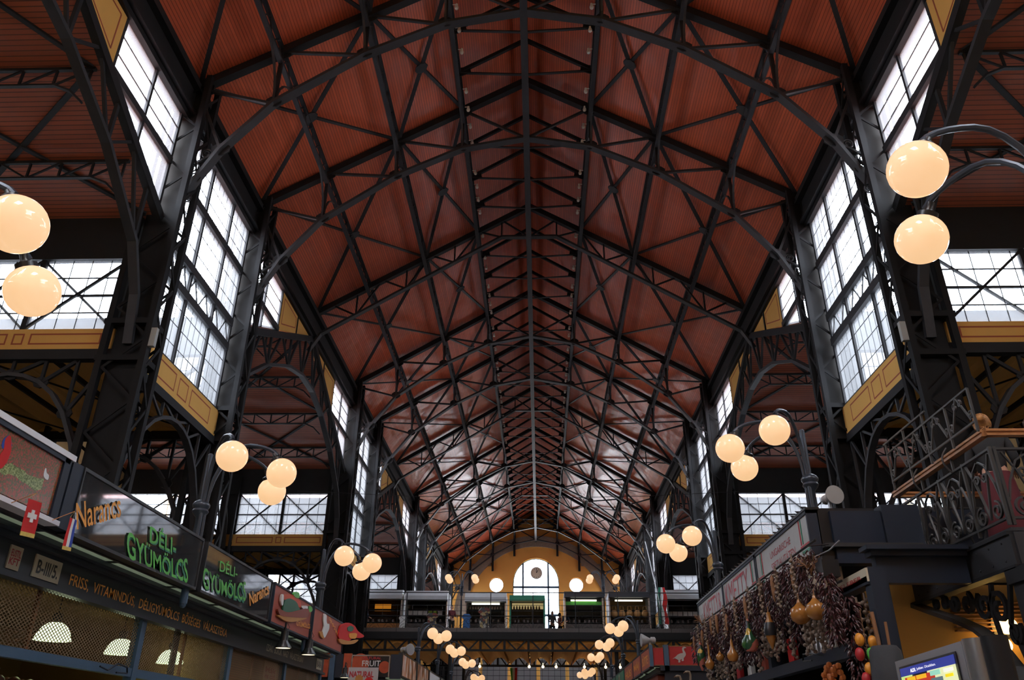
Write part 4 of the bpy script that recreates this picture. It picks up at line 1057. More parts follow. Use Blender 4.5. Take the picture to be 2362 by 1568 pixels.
# ------------------------------------------------------------------ second left block
def block2_left():
    t = thing('fruit_juice_stall', 'dark market stall beyond the cross aisle on the left', 'market stall')
    MB().box(-8.5, -4.0, 24.15, 44.5, 3.2, 3.35).box(-8.5, -4.3, 24.3, 24.4, 0, 3.3).build('walls', 'greyblue', t)
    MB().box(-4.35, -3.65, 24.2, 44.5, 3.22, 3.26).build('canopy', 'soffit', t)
    MB().box(-4.35, -4.25, 24.3, 44.5, 0, 3.2).build('front', 'dark', t)
    x0 = -6.4
    MB().box(-5.43, -5.22, 24.0, 24.1, 3.22, 3.84).build('corner_panel', 'blue', t); MB().box(-3.86, -3.55, 24.0, 24.1, 3.2, 3.84).build('corner_panel', 'blue', t)
    MB().box(-5.58, -5.44, 23.95, 24.1, 3.1, 3.84).build('corner_post', 'blue2', t)
    M['posterred'] = plain('poster_red_photo', (.42, .07, .03), .35, 0, .5, 5)
    for (xa, xb, mt, l, nm) in ((-6.4, -5.62, 'posterred', 'red poster with pale round letters left of the blue post', 'poster'), (-5.2, -4.98, 'posterred', 'narrow orange-red poster panel beside the black fruit sign', 'poster')):
        q = thing(nm, l, 'poster'); MB().box(xa, xb, 24.0, 24.1, 3.24, 3.86).build('panel', mt, q)
        if xa < -6:
            text_on('lettering', 'UIT', (xa+.2, 24.0, 3.55), (xb-.05, 24.0, 3.55), (xa+.2, 24.0, 3.8), 'cream', q, .004, .02)
            text_on('lettering', 'CI', (xa+.2, 24.0, 3.28), (xb-.3, 24.0, 3.28), (xa+.2, 24.0, 3.48), 'cream', q, .004, .02)
    q = thing('juice_sign', 'black sign with red glow reading natural fruit in the second left block', 'sign')
    MB().box(-4.96, -3.88, 24.0, 24.1, 3.24, 3.80).build('panel', 'black', q)
    MB().box(-4.96, -3.88, 23.98, 24.0, 3.79, 3.82).box(-3.9, -3.87, 23.98, 24.0, 3.24, 3.8).box(-4.97, -4.94, 23.98, 24, 3.24, 3.8).build('frame', 'steel', q)
    MB().lathe([(0, 0), (.26, 0), (.26, .004), (0, .004)], (-4.72, 23.994, 3.6), 20, (0, 1, 0)).build('red_fruit_print', 'posterred', q)
    MB().lathe([(0, 0), (.16, 0), (.16, .004), (0, .004)], (-4.02, 23.994, 3.5), 20, (0, 1, 0)).build('red_fruit_print', 'posterred', q)
    text_on('lettering', 'NATURAL', (-4.66, 23.99, 3.70), (-4.12, 23.99, 3.70), (-4.66, 23.99, 3.77), 'redtext', q, .006, .03)
    text_on('lettering', 'FRUIT', (-4.66, 23.99, 3.52), (-4.14, 23.99, 3.52), (-4.66, 23.99, 3.67), 'cloth_white', q, .006, .01)
    q = thing('juice_menu', 'pale menu board reading natural with printed fruit below the black sign', 'sign')
    MB().box(-5.0, -4.16, 23.85, 23.9, 2.9, 3.48).build('panel', plain('menu_board', (.45, .42, .42), .5, 0, .1), q)
    text_on('lettering', 'NATURAL', (-4.96, 23.85, 3.22), (-4.28, 23.85, 3.22), (-4.96, 23.85, 3.38), 'redtext', q, .006, .04)
    MB().lathe([(0, 0), (.11, 0), (.11, .004), (0, .004)], (-4.68, 23.84, 3.18), 18, (0, 1, 0)).build('orange_print', 'basket2', q)
    MB().lathe([(0, 0), (.13, 0), (.13, .004), (0, .004)], (-4.4, 23.84, 3.1), 18, (0, 1, 0)).build('strawberry_print', 'cloth_red', q)
    X = -3.55
    for i, (ya, yb, mt, l) in enumerate(((24.2, 27.0, 'photo1', 'narrow food photo sign with white and orange streaks, first along the far left row'), (27.3, 30.0, 'photo2', 'pale food photo sign, second along the far left row'),
            (30.4, 33.6, 'white', 'white sign with a small red word, third along the far left row'), (34, 37, 'white', 'white sign, fourth along the far left row'), (37.4, 41, 'posterred', 'red-brown sign, last along the far left row'))):
        if mt not in M: M[mt] = stripes(mt)
        q = thing('shop_sign', l, 'sign'); MB().box(X-.1, X, ya, yb, 3.3, 3.86).build('panel', mt, q)
        MB().box(X-.11, X+.01, ya-.12, ya, 3.27, 3.9).box(X-.11, X+.01, ya, yb, 3.86, 3.9).box(X-.11, X+.01, ya, yb, 3.26, 3.3).build('frame', 'black', q)
        if i == 2: text_on('lettering', 'virsli', (X, ya+.4, 3.45), (X, yb-.4, 3.45), (X, ya+.4, 3.65), 'redtext', q, .006, .02)
def stripes(name):
    m, nt, b = nmat(name); N = nt.nodes; L = nt.links
    g = N.new('ShaderNodeNewGeometry'); mp = N.new('ShaderNodeMapping'); mp.inputs['Scale'].default_value = (1, 1.4, .6); L.new(g.outputs['Position'], mp.inputs[0])
    n = N.new('ShaderNodeTexNoise'); n.inputs['Scale'].default_value = 2.0 if name == 'photo1' else 2.8; L.new(mp.outputs[0], n.inputs[0])
    r = N.new('ShaderNodeValToRGB'); e = r.color_ramp.elements; e[0].position = .38; e[0].color = (.12, .05, .03, 1); e[1].position = .62; e[1].color = (.75, .70, .66, 1)
    k = e.new(.5); k.color = (.6, .2, .05, 1); L.new(n.outputs['Fac'], r.inputs[0]); L.new(r.outputs[0], b.inputs['Base Color']); b.inputs['Roughness'].default_value = .4
    return m
block2_left()
p = bp(795, 1558, 'y', 22.0); spot((p.x, p.y, p.z-.05), 'small tilted spot lamp beside the blue corner post', .8, 'spotlens')
def horn(loc, rz, label, sc=1.0, tilt=0):
    t = thing('horn_loudspeaker', label, 'loudspeaker', loc); t.rotation_euler = (tilt, 0, rz); t.scale = (sc,)*3
    MB().lathe([(.155, -.16), (.165, -.16), (.15, -.11), (.09, .0), (.05, .08), (.06, .09), (.085, .1), (.085, .2), (.06, .22), (0, .22), ], n=24, axis=(0, 1, 0)).build('horn', plain('grey_horn', (.30, .29, .28), .5, 0, .05) if 'grey_horn' not in bpy.data.materials else bpy.data.materials['grey_horn'], t, True)
    MB().lathe([(0, -.1), (.05, -.1), (.05, .02), (0, .02)], n=12, axis=(0, 1, 0)).build('driver', 'steel', t, True)
    MB().box(-.02, .02, .04, .1, -.24, -.04).box(-.06, .06, .0, .14, -.25, -.235).build('bracket', 'steel', t)
p = bp(938, 1508, 'y', 25.2); horn((p.x, p.y, 4.08), .9, 'white horn loudspeaker on the corner of the second left stall block', 1.0)
p = bp(1493, 1483, 'y', 22.3); horn((p.x, p.y, 4.06), -1.5, 'white horn loudspeaker on the corner of the goose stall', 1.0)
p = bp(1918, 1158, 'y', 8.6); horn((p.x, p.y, 4.12), .15, 'grey horn loudspeaker facing the viewer on the dark blue stall top', .42, 0)
for o in list(C.objects):
    if o.name.startswith('horn_loudspeaker') and o.type == 'EMPTY' and abs(o.location.y-8.6) < .01: o.scale = (.62,)*3; o.location.z = 4.06
# ------------------------------------------------------------------ right market stall hung with peppers
XR = 3.2
M['white2'] = plain('marbled_white_sign', (0.42, 0.42, 0.41), .3, 0, .1, 14)
M['pepper'] = plain('dried_red_pepper', (0.045, 0.006, 0.008), .35, 0, .5, 25)
M['garlic'] = plain('garlic_skin', (0.22, 0.16, 0.12), .55, 0, .3, 20)
M['husk'] = plain('dry_husk', (0.24, 0.11, 0.045), .6, 0, .35, 14)
M['gourd'] = plain('varnished_gourd', (0.34, 0.14, 0.03), .2, 0, .2, 6)
def paintmat():
    m, nt, b = nmat('painted_gourd'); N = nt.nodes; L = nt.links
    tc = N.new('ShaderNodeTexCoord'); v = N.new('ShaderNodeTexVoronoi'); v.inputs['Scale'].default_value = 18; L.new(tc.outputs['Object'], v.inputs[0])
    r = N.new('ShaderNodeValToRGB'); r.color_ramp.interpolation = 'CONSTANT'; e = r.color_ramp.elements; e[0].position = 0; e[0].color = (.02, .07, .03, 1); e[1].position = .45; e[1].color = (.02, .02, .02, 1)
    for p_, c_ in ((.6, (.5, .3, .03, 1)), (.72, (.04, .12, .03, 1)), (.85, (.4, .12, .09, 1))): k = e.new(p_); k.color = c_
    s = N.new('ShaderNodeSeparateColor'); L.new(v.outputs['Color'], s.inputs[0]); L.new(s.outputs[0], r.inputs[0]); L.new(r.outputs[0], b.inputs['Base Color']); b.inputs['Roughness'].default_value = .2
    return m
M['paintgourd'] = paintmat()
def stall_right():
    t = thing('pepper_stall', 'right-hand market stall hung with dried peppers, dark blue frame', 'market stall')
    MB().box(3.45, 3.5, 8.5, 14.9, 3.10, 3.45).build('fascia_board', plain('beige_fascia', (.30, .24, .16), .6, 0, .1), t)
    MB().box(3.34, 3.46, 7.5, 14.95, 2.95, 3.02).box(3.34, 3.46, 7.5, 14.95, 2.40, 2.52).build('rails', 'blue', t)
    for y in (7.55, 11.2, 14.9): MB().box(3.36, 3.50, y-.07, y+.07, 0, 3.1).build('post', 'blue', t)
    MB().box(3.3, 4.3, 8.3, 9.1, 3.46, 3.5).box(3.3, 6.6, 9.15, 14.8, 3.46, 3.5).build('roof', 'dark', t)
    MB().box(5.6, 5.7, 9.2, 14.8, 0, 3.46).box(3.6, 5.6, 14.7, 14.8, 0, 3.46).build('inner_walls', 'dark', t)
    MB().box(3.3, 3.9, 7.5, 14.8, .85, .95).build('counter', 'blue', t)
    MB().box(3.8, 4.6, 9.2, 14.6, 2.0, 2.04).build('shelf', 'dark', t)
    # end face towards the viewer
    MB().box(3.50, 4.33, 7.62, 7.72, 2.98, 3.18).build('end_fascia', 'blue', t)
    m = MB()
    for i, (z0, z1, d) in enumerate(((3.18, 3.22, .0), (3.22, 3.27, .05), (3.27, 3.31, .1))): m.box(3.50-d, 4.33, 7.62-d, 7.72, z0, z1)
    m.build('cornice', 'blue', t)
    MB().box(3.50, 3.58, 7.62, 7.74, 0, 2.98).build('end_post', 'blue', t)
    MB().box(3.95, 4.33, 8.32, 8.5, 3.30, 3.90).build('end_box', 'blue', t)
    MB().box(3.42, 3.94, 8.34, 8.5, 3.30, 3.84).build('end_box', plain('deep_blue_paint', (.010, .018, .036), .4, 0, .1), t)
    MB().box(4.2, 5.7, 9.15, 9.4, 3.3, 4.07).build('end_box', 'blue', t)
    h = MB().tube([(3.3, 8.9, 2.47), (3.22, 9.0, 2.5), (3.22, 9.3, 2.52), (3.24, 9.4, 2.46), (3.24, 9.1, 2.44)], .008, 6).build('handle', 'black', t, True)
stall_right()
def sign_right(label, y0, y1, zb=3.42, zt=3.83):
    t = thing('shop_sign', label, 'sign')
    MB().box(XR, XR+.1, y0, y1, zb, zt).build('panel', 'white2', t)
    MB().box(XR-.012, XR+.11, y0-.03, y0, zb-.02, zt+.03).box(XR-.012, XR+.11, y0-.03, y1+.03, zt, zt+.035).box(XR-.012, XR+.11, y1, y1+.03, zb-.02, zt+.03).build('frame', 'blue', t)
    return t
XRF = XR-.001
def rtext(s, y0, y1, z0, z1, mat, t, bold=.0):   # reads towards the viewer: y decreasing to the right
    return text_on('lettering', s, (XRF, y0, z0), (XRF, y1, z0), (XRF, y0, z1), mat, t, .004, bold)
def tri(t, y, sg):
    for i, (mt, w) in enumerate((('redtext', 0), ('teal', .06))):
        yy = y+sg*(w)
        MB().box(XR-.006, XR, yy-.012, yy+.012, 3.56, 3.82).build('painted_stripe', mt, t)
    MB().box(XR-.006, XR, min(y-.03*sg, y+sg*.26), max(y-.03*sg, y+sg*.26), 3.52, 3.55).build('painted_stripe', 'redtext', t)
    MB().box(XR-.006, XR, min(y, y+sg*.26), max(y, y+sg*.26), 3.46, 3.49).build('painted_stripe', 'teal', t)
sa = sign_right('marbled white sign reading Ungarische Spezialitäten, nearest of the right row', 8.42, 10.62)
rtext('UNGARISCHE', 9.95, 9.08, 3.66, 3.74, 'redtext', sa); rtext('SPEZIALITÄTEN', 9.95, 8.95, 3.52, 3.62, 'redtext', sa)
tri(sa, 8.6, -1 if 0 else 1) if 0 else None
for y, sg in ((10.35, 1), (8.72, -1)): tri(sa, y, sg)
sb = sign_right('white sign with tall red letters Kmetty, middle of the right row', 10.72, 12.72)
rtext('KMETTY', 12.6, 11.15, 3.47, 3.79, 'redtext', sb, .0)
tri(sb, 10.95, -1)
sc_ = sign_right('white sign with tall red letters Kmetty &, far end of the pepper stall', 12.8, 14.85)
rtext('KMETTY&', 14.4, 12.95, 3.47, 3.79, 'redtext', sc_, .0)
# sign base ledge and ornament ridge along the top edge
tt = thing('ridge_crest', 'spiky dark crest running along the top edge of the white signs', 'ornament')
m = MB().box(XR-.02, XR+.13, 8.38, 14.9, 3.865, 3.89)
for i in range(34): y = 8.5+.19*i; m.prism([(XR+.02, y-.03, 3.89), (XR+.02, y+.03, 3.89), (XR-.03, y+.01, 3.93)], (.06, 0, 0))
m.build('crest', 'black', tt)
MB().box(XR+.1, XR+.7, 8.39, 8.43, 3.36, 3.88).build('end_plate', 'black', tt)
t = thing('liver_sign', 'small cream sign reading gänseleber beside the hanging peppers', 'sign')
_a = bp(1995, 1306, 'x', 3.34); _b = bp(2001, 1340, 'x', 3.34)
MB().box(3.34, 3.40, _b.y, 8.75, _b.z, _a.z-.01).build('panel', 'cream', t)
_z0, _z1 = _b.z+.035, _a.z-.05
text_on('lettering', 'GÄNSELEBER', (3.338, 8.65, _z0), (3.338, _b.y+.12, _z0), (3.338, 8.65, _z1), 'redtext', t, .003, .01)
p = bp(1930, 1320, 'x', 3.2); t = thing('floodlight', 'small black floodlight clamped above the cream sign', 'lamp', (3.18, 8.0, 3.2))
MB().box(-.08, .08, -.1, .1, -.11, .05).build('housing', 'black', t); MB().box(-.06, .06, -.07, .07, .05, .09).build('fins', 'black', t)
MB().tube([(-.0, .1, .05), (-.06, .14, .12), (.05, .02, .16), (.14, -.06, .24)], .008, 6).build('cable', 'steel', t, True)
# strings
def pepper_string(seed, L, R=.075, n=None):
    rnd = random.Random(seed); m = MB(); n = int((n or int(L/.0085))*1.35)
    for i in range(n):
        z = -L*(i+rnd.random())/n; a = rnd.uniform(0, 2*PI); rr = R*(.5+.5*rnd.random())*(1.0 if z > -L*.85 else .6)
        c0 = Vector((.012*math.cos(a), .012*math.sin(a), z)); out = Vector((math.cos(a), math.sin(a), 0))
        l = rnd.uniform(.042, .07); d = (out*.75+Vector((rnd.uniform(-.3, .3), rnd.uniform(-.3, .3), -rnd.uniform(.3, 1.1)))).normalized()
        p1 = c0+out*rr*.35; p2 = p1+d*l*.55; p3 = p2+(d+Vector((0, 0, -.6))).normalized()*l*.5
        b = len(m.v); sid = d.cross(Vector((0, 0, 1))).normalized(); up = sid.cross(d)
        for (p_, r_) in ((p1, .003), (p1+d*l*.18, .0095), (p2, .0075)):
            for k in range(4): th = PI/2*k; m.v.append(tuple(p_+sid*(r_*math.cos(th))+up*(r_*math.sin(th))))
        m.v.append(tuple(p3)); e = len(m.v)-1
        for q in (0, 4):
            for k in range(4): m.f.append((b+q+k, b+q+(k+1) % 4, b+q+4+(k+1) % 4, b+q+4+k))
        for k in range(4): m.f.append((b+8+k, b+8+(k+1) % 4, e))
    return m
def garlic_braid(seed, L, r=.024):
    rnd = random.Random(seed); m = MB(); n = int(L/.028)
    for i in range(n):
        z = -.03-L*i/n; a = i*2.4; m.ball((.02*math.cos(a), .02*math.sin(a), z), r*rnd.uniform(.85, 1.1), 9, 6, (1, 1, .9))
    m.tube([(0, 0, .03), (0, 0, -L)], .012, 5)
    return m
PS = [pepper_string(1, .48), pepper_string(2, .58), pepper_string(3, .40)]
PM = [m.build('dried_pepper_string', 'pepper') for m in PS]
GM = [garlic_braid(1, .48).build('garlic_braid', 'garlic'), garlic_braid(2, .36).build('garlic_braid', 'garlic')]
HM = [MB().lathe([(.004, .03), (.02, .0), (.024, -.06), (.022, -.15), (.012, -.22), (0, -.24)], n=8).build('dried_corn_cob', 'husk', None, True)]
rnd = random.Random(11); used = set()
def hang(protos, k, loc, label, cat, group, rz=0, sc=1):
    o = protos[k % len(protos)]
    if o.name in used: o = o.copy(); C.objects.link(o)
    used.add(o.name); o.location = loc; o.rotation_euler = (0, 0, rz); o.scale = (sc,)*3
    return tag(o, label, cat, group)
y = 8.15; i = 0
hooks = MB().tube([(3.08, 7.9, 3.44), (3.08, 14.85, 3.44)], .012, 6).tube([(3.22, 7.8, 3.03), (3.22, 14.85, 3.03)], .012, 6)
for yy in (8.2, 10.0, 12.0, 14.8): hooks.tube([(3.08, yy, 3.44), (3.3, yy, 3.46)], .008, 5).tube([(3.22, yy, 3.03), (3.4, yy, 3.0)], .008, 5)
ho = hooks.build('hanging_rail', 'black'); tag(ho, 'thin dark rails that carry the hanging peppers and garlic along the right stall', 'rail')
while y < 14.85:
    hang(PM, rnd.randrange(3), (3.08+rnd.uniform(-.02, .02), y, 3.41+rnd.uniform(-.04, .0)), 'string of dark dried red peppers hanging under the white signs', 'dried peppers', 'dried pepper strings under the white signs', rnd.uniform(0, 6), rnd.uniform(.9, 1.1))
    y += rnd.uniform(.125, .165); i += 1
y = 8.5
while y < 14.7:
    hang(GM, rnd.randrange(2), (3.0, y, 3.40), 'braid of pale garlic among the dried peppers under the white signs', 'garlic', 'garlic braids among the upper peppers', rnd.uniform(0, 6), .85); y += rnd.uniform(.5, .8)
y = 8.6
while y < 14.7:
    hang(HM, 0, (3.02, y, 3.38+rnd.uniform(-.12, 0)), 'dry tan corn cob tied among the peppers under the white signs', 'corn', 'corn cobs among the peppers', 0, rnd.uniform(.9, 1.2)); y += rnd.uniform(.45, .85)
y = 8.0
while y < 14.7:
    k = rnd.random()
    if k < .72: hang(GM, rnd.randrange(2), (3.22, y, 3.02), 'braid of dusky garlic in the lower row of the right stall', 'garlic', 'garlic braids in the lower row', rnd.uniform(0, 6), rnd.uniform(.95, 1.15))
    else: hang(PM, 2, (3.22, y, 3.02), 'string of dried peppers between the garlic braids of the lower row', 'dried peppers', 'dried pepper strings in the lower row', rnd.uniform(0, 6), 1.0)
    y += rnd.uniform(.15, .2)
# big bunches at the near corner
PB = [pepper_string(9, .85, .17, 260).build('dried_pepper_bunch', 'pepper'), pepper_string(10, .62, .15, 200).build('dried_pepper_bunch', 'pepper')]
for k, ((px, py), l) in enumerate((((1952, 1372), 'largest bunch of dried peppers, longest, near the cream sign'), ((1905, 1320), 'thick bunch of dried peppers above the round gourds'))):
    q = bp(px, py, 'y', 7.6); PB[k].location = q; tag(PB[k], l, 'dried peppers')
for (px, py, l) in ((1975, 1385, 'garlic braid nearest the dark blue end post'), (1993, 1375, 'garlic braid beside the post, right of the big pepper bunch')):
    q = bp(px, py, 'y', 7.75); hang(GM, 0, q, l, 'garlic', None, 0, 1.0)
for (px, py, l) in ((1868, 1303, 'bundle of dry stalks over the near end of the pepper row'), (1620, 1432, 'bundle of dry stalks at the far end of the pepper row')):
    q = bp(px, py, 'x', 3.08); m = MB(); r3 = random.Random(px)
    for j in range(40):
        a = r3.uniform(0, 2*PI); m.tube([(0, 0, -.1), (.05*math.cos(a), .05*math.sin(a), 0), (.13*math.cos(a), .13*math.sin(a), r3.uniform(-.02, .12))], .003, 4)
    o = m.build('dry_stalk_bundle', 'husk', None, False, q); tag(o, l, 'dry stalks')
# gourds
def gourd(px, py, prof, mat, label, x=2.98, sc=1.0, n=20):
    q = bp(px, py, 'x', x); top = max(z for r, z in prof)
    t = thing('gourd', label, 'gourd', q); t.scale = (sc,)*3
    MB().lathe(prof, n=n).build('body', mat, t, True)
    MB().tube([(0, 0, top-.01), (.004, 0, top+.05)], .006, 5).tube([(0, 0, top+.04), (.06, 0, 3.44-q.z if False else top+.16)], .002, 4).build('stalk', 'husk', t)
ROUND = [(0, -.10), (.04, -.095), (.085, -.06), (.10, 0), (.085, .05), (.045, .08), (.02, .11), (.012, .14), (0, .145)]
PEAR = [(0, -.10), (.05, -.09), (.078, -.04), (.07, .01), (.035, .06), (.02, .11), (.017, .16), (.01, .19), (0, .195)]
TEAR = [(0, -.20), (.012, -.18), (.035, -.12), (.06, -.04), (.065, .02), (.045, .09), (.025, .14), (.02, .2), (0, .21)]
LONG = [(0, -.1), (.04, -.095), (.07, -.05), (.068, .0), (.03, .05), (.017, .1), (.015, .2), (.01, .26), (0, .265)]
gourd(1846, 1416, ROUND, 'gourd', 'large glossy tan gourd, left one of the two round gourds')
gourd(1882, 1406, ROUND, 'gourd', 'large glossy tan gourd, right one of the two, under the thick pepper bunch', 2.98, .95)
gourd(1777, 1455, TEAR, 'gourd', 'long pointed gourd with a dark painted band hanging mid-row')
q = [o for o in C.objects if o.name.startswith('gourd') and o.type == 'EMPTY'][-1]
MB().lathe([(.0655, -.05), (.0675, .0), (.0665, .03), (.05, .09)], n=20).build('painted_band', 'black', q, True)
gourd(1730, 1478, PEAR, 'paintgourd', 'dark gourd painted with green leaves and yellow flowers', 2.98, 1.35)
gourd(1690, 1508, PEAR, 'gourd', 'tan pear-shaped gourd, third plain gourd from the far end')
gourd(1637, 1528, LONG, 'gourd', 'tan gourd with a long thin neck near the far end of the row')
gourd(1661, 1515, ROUND, 'gourd', 'small tan gourd half hidden behind garlic near the far end', 3.02, .6)
gourd(1618, 1516, TEAR, 'paintgourd', 'long painted gourd at the far end of the pepper row', 2.98, 1.1)
# goods in the lower part of the stall
t = thing('wooden_rack', 'carved wooden rack with little bottles behind the hanging peppers', 'rack')
MB().box(3.42, 3.46, 8.6, 9.7, 2.52, 2.95).build('panel', plain('dark_wood', (.10, .06, .035), .6, 0, .2), t)
for i in range(7):
    MB().lathe([(0, 0), (.03, 0), (.03, .10), (.012, .14), (.012, .17), (0, .17)], (3.38, 8.68+.15*i, 2.52), 10).build('bottle', 'steel', t, True)
for i, (y, mt, l) in enumerate(((10.2, 'cloth_red', 'red packet on the rail beside the wooden rack'), (11.5, 'redboard', 'red and white packet in the middle of the rail'), (12.3, 'cloth_white', 'white packet on the rail'), (13.0, 'redpaint', 'red packet farthest along the rail'))):
    o = MB().box(-.03, .03, -.11, .11, 0, .26).build('packet', mt, None, False, (3.38, y, 2.52)); tag(o, l, 'packet')
for k in range(3):
    m = MB(); r3 = random.Random(k)
    for j in range(26): m.ball((r3.uniform(-.05, .05), r3.uniform(-.07, .07), -.02-.34*j/26), .032, 6, 4)
    q = bp((1905, 1925, 1760)[k], 1535 if k < 2 else 1568, 'x', 3.3)
    o = m.build('onion_net', plain('orange_onions', (.45, .13, .03), .4, 0, .3) if 'orange_onions' not in bpy.data.materials else bpy.data.materials['orange_onions'], None, True, (3.3, q.y, 2.38)); tag(o, ('bunch of orange onions hanging under the rail, left one', 'bunch of orange onions hanging under the rail, right one', 'bunch of orange onions farther along under the rail')[k], 'onions')
t = thing('decorative_string', 'string of yellow, red and green paper fruit hanging at the stall corner', 'decoration', bp(1996, 1475, 'y', 7.5))
for j, (mt, dx, dz) in enumerate((('orange', -.05, 0), ('orange', .06, -.02), ('redpaint', -.07, -.12), ('leaf', .03, -.12), ('orange', -.01, -.24), ('redpaint', -.05, -.32), ('leaf', .05, -.3), ('orange', .05, -.44), ('orange', -.02, -.5))):
    MB().ball((dx, 0, dz), .042, 10, 7, (1, 1, 1.35)).build('paper_fruit', mt, t, True)
MB().tube([(0, 0, .25), (0, 0, -.5)], .003, 4).build('cord', 'husk', t)
tag(MB().lathe([(0, 0), (.10, 0), (.11, .03), (.11, .26), (.1, .28), (0, .28)], n=18).build('hat_box', 'cream', None, True, bp(1888, 1335, 'x', 3.3)-Vector((0, 0, .12))), 'pale yellow drum-shaped box behind the nearest dried stalks', 'box')

# ------------------------------------------------------------------ goose stall (second right block)
t = thing('goose_stall', 'dark blue market stall with red panels beyond the pepper stall', 'market stall')
MB().box(3.35, 8, 22.1, 42, 3.25, 3.38).box(3.7, 3.8, 22.2, 42, 0, 3.3).build('walls', 'dark', t)
MB().box(3.56, 8, 22.05, 22.15, 0, 3.42).build('end_wall', 'blue', t); MB().box(3.45, 8, 21.95, 22.15, 3.3, 3.42).build('end_cornice', 'blue', t)
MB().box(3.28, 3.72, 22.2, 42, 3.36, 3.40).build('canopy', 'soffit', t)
m = MB()
for y in (23.8, 25.6, 27.2, 29, 31, 33): m.box(3.28, 3.75, y-.06, y+.06, 3.33, 3.37)
m.build('canopy_ribs', 'black', t)
MB().box(3.2, 3.28, 21.98, 22.1, 3.4, 3.92).box(3.56, 3.68, 21.95, 22.1, 3.3, 3.92).build('corner_posts', 'blue2', t)
MB().box(3.45, 3.7, 22.6, 42, 2.95, 3.25).build('fascia', 'redboard', t)
def framed(nm, label, x0, x1, y, z0, z1, mt='redpaint'):
    q = thing(nm, label, 'sign'); MB().box(x0, x1, y, y+.08, z0, z1).build('panel', mt, q)
    m = MB(); w = .02
    for (a, b, c, d) in ((x0, x1, z0, z0+w), (x0, x1, z1-w, z1), (x0, x0+w, z0, z1), (x1-w, x1, z0, z1)): m.box(a+.02, b-.02 if b-a > .1 else b+.0, y-.012, y, c, d)
    m.build('gilt_border', 'husk', q); return q
framed('red_panel', 'small red panel with a gilt border beside the goose sign', 3.29, 3.55, 22.0, 3.42, 3.86)
q = framed('goose_sign', 'red sign with a grey-white goose standing in profile', 3.7, 5.0, 22.0, 3.42, 3.90)
def pb(px, py, y=21.985): return bp(px, py, 'y', y)
G = [(1551, 1519.5), (1558, 1514.5), (1563, 1509.5), (1570, 1506.5), (1575, 1505.5), (1573.5, 1499), (1573.5, 1495), (1575.5, 1491.5), (1579, 1491.5), (1583, 1494.2), (1578.5, 1495), (1577.5, 1499), (1581, 1505), (1581.5, 1511), (1577, 1518), (1577, 1523.5), (1572, 1524), (1573, 1519.5), (1569, 1522), (1569, 1527), (1564, 1527), (1565, 1523), (1560, 1519.5), (1556, 1518)]
pts = [pb(a, b) for a, b in smooth_loop(G, 3)]; MB().prism(pts, (0, -.012, 0)).build('goose_figure', plain('goose_grey_white', (.42, .38, .36), .6, 0, .15, 20), q)
X = 3.2
for i, (ya, yb, mt, s, l) in enumerate(((22.15, 23.9, 'redboard', 'SÜTTE', 'red sign with yellow letters, nearest of the side row beyond the goose'), (24.3, 26.1, 'redboard', 'MÁJ', 'red sign with yellow letters and a white streak, second beyond the goose'), (26.5, 28.8, 'redboard', 'HÚS', 'red sign with yellow letters, third beyond the goose'),
        (29.3, 32.3, 'green', '', 'green sign with a pale oval star emblem on the right row'), (32.6, 36, 'green', '', 'green sign with pale lettering farther along the right row'), (36.4, 39, 'cream', '', 'cream sign at the far end of the right row'))):
    q = thing('shop_sign', l, 'sign'); MB().box(X, X+.1, ya, yb, 3.4, 3.86).build('panel', mt, q)
    MB().box(X-.01, X+.11, yb, yb+.15, 3.38, 3.9).box(X-.01, X+.11, ya, yb, 3.86, 3.9).box(X-.01, X+.11, ya, yb, 3.36, 3.4).build('frame', 'blue', q)
    if s: text_on('lettering', s, (X, yb-.25, 3.50), (X, ya+.25, 3.50), (X, yb-.25, 3.76), 'orange', q, .006, .02)
    if i == 3:
        MB().lathe([(0, 0), (.2, 0), (.2, .006), (0, .006)], (X-.008, (ya+yb)/2, 3.63), 18, (1, 0, 0)).build('emblem', 'cream', q)
        MB().prism([(X-.012, (ya+yb)/2+(.14 if k % 2 else .06)*math.sin(k*PI/5), 3.63+(.14 if k % 2 else .06)*math.cos(k*PI/5)) for k in range(10)], (-.004, 0, 0)).build('star', 'redtext', q)
# geese models on the stall front
for i, (px, py, l) in enumerate(((1566, 1558, 'grey goose figure with a curved neck, left of two'), (1588, 1548, 'grey goose figure with a curved neck, right of two'))):
    c = bp(px, py, 'y', 21.3); t = thing('goose_figure', l, 'goose', (c.x, 21.3, c.z-.1))
    MB().tube([(0, 0, -.3), (.03, 0, -.1), (.04, 0, .02), (.02, 0, .09), (-.03, 0, .10), (-.06, 0, .07)], .03, 10, .022).ball((-.05, 0, .085), .035, 10, 7, (1.3, .9, .9)).build('neck', plain('goose_brown_grey', (.22, .17, .12), .7, 0, .2) if i == 0 else bpy.data.materials['goose_brown_grey'], t, True)
    MB().tube([(-.08, 0, .08), (-.13, 0, .06)], .014, 8, .004).build('beak', 'husk', t, True)
    MB().ball((.02, 0, -.38), .15, 14, 9, (1.4, .8, .8)).build('body', bpy.data.materials['goose_brown_grey'], t, True)
    MB().box(-.25, .3, -.15, .7, -.56, -.5).build('stand', 'woodpanel', t)

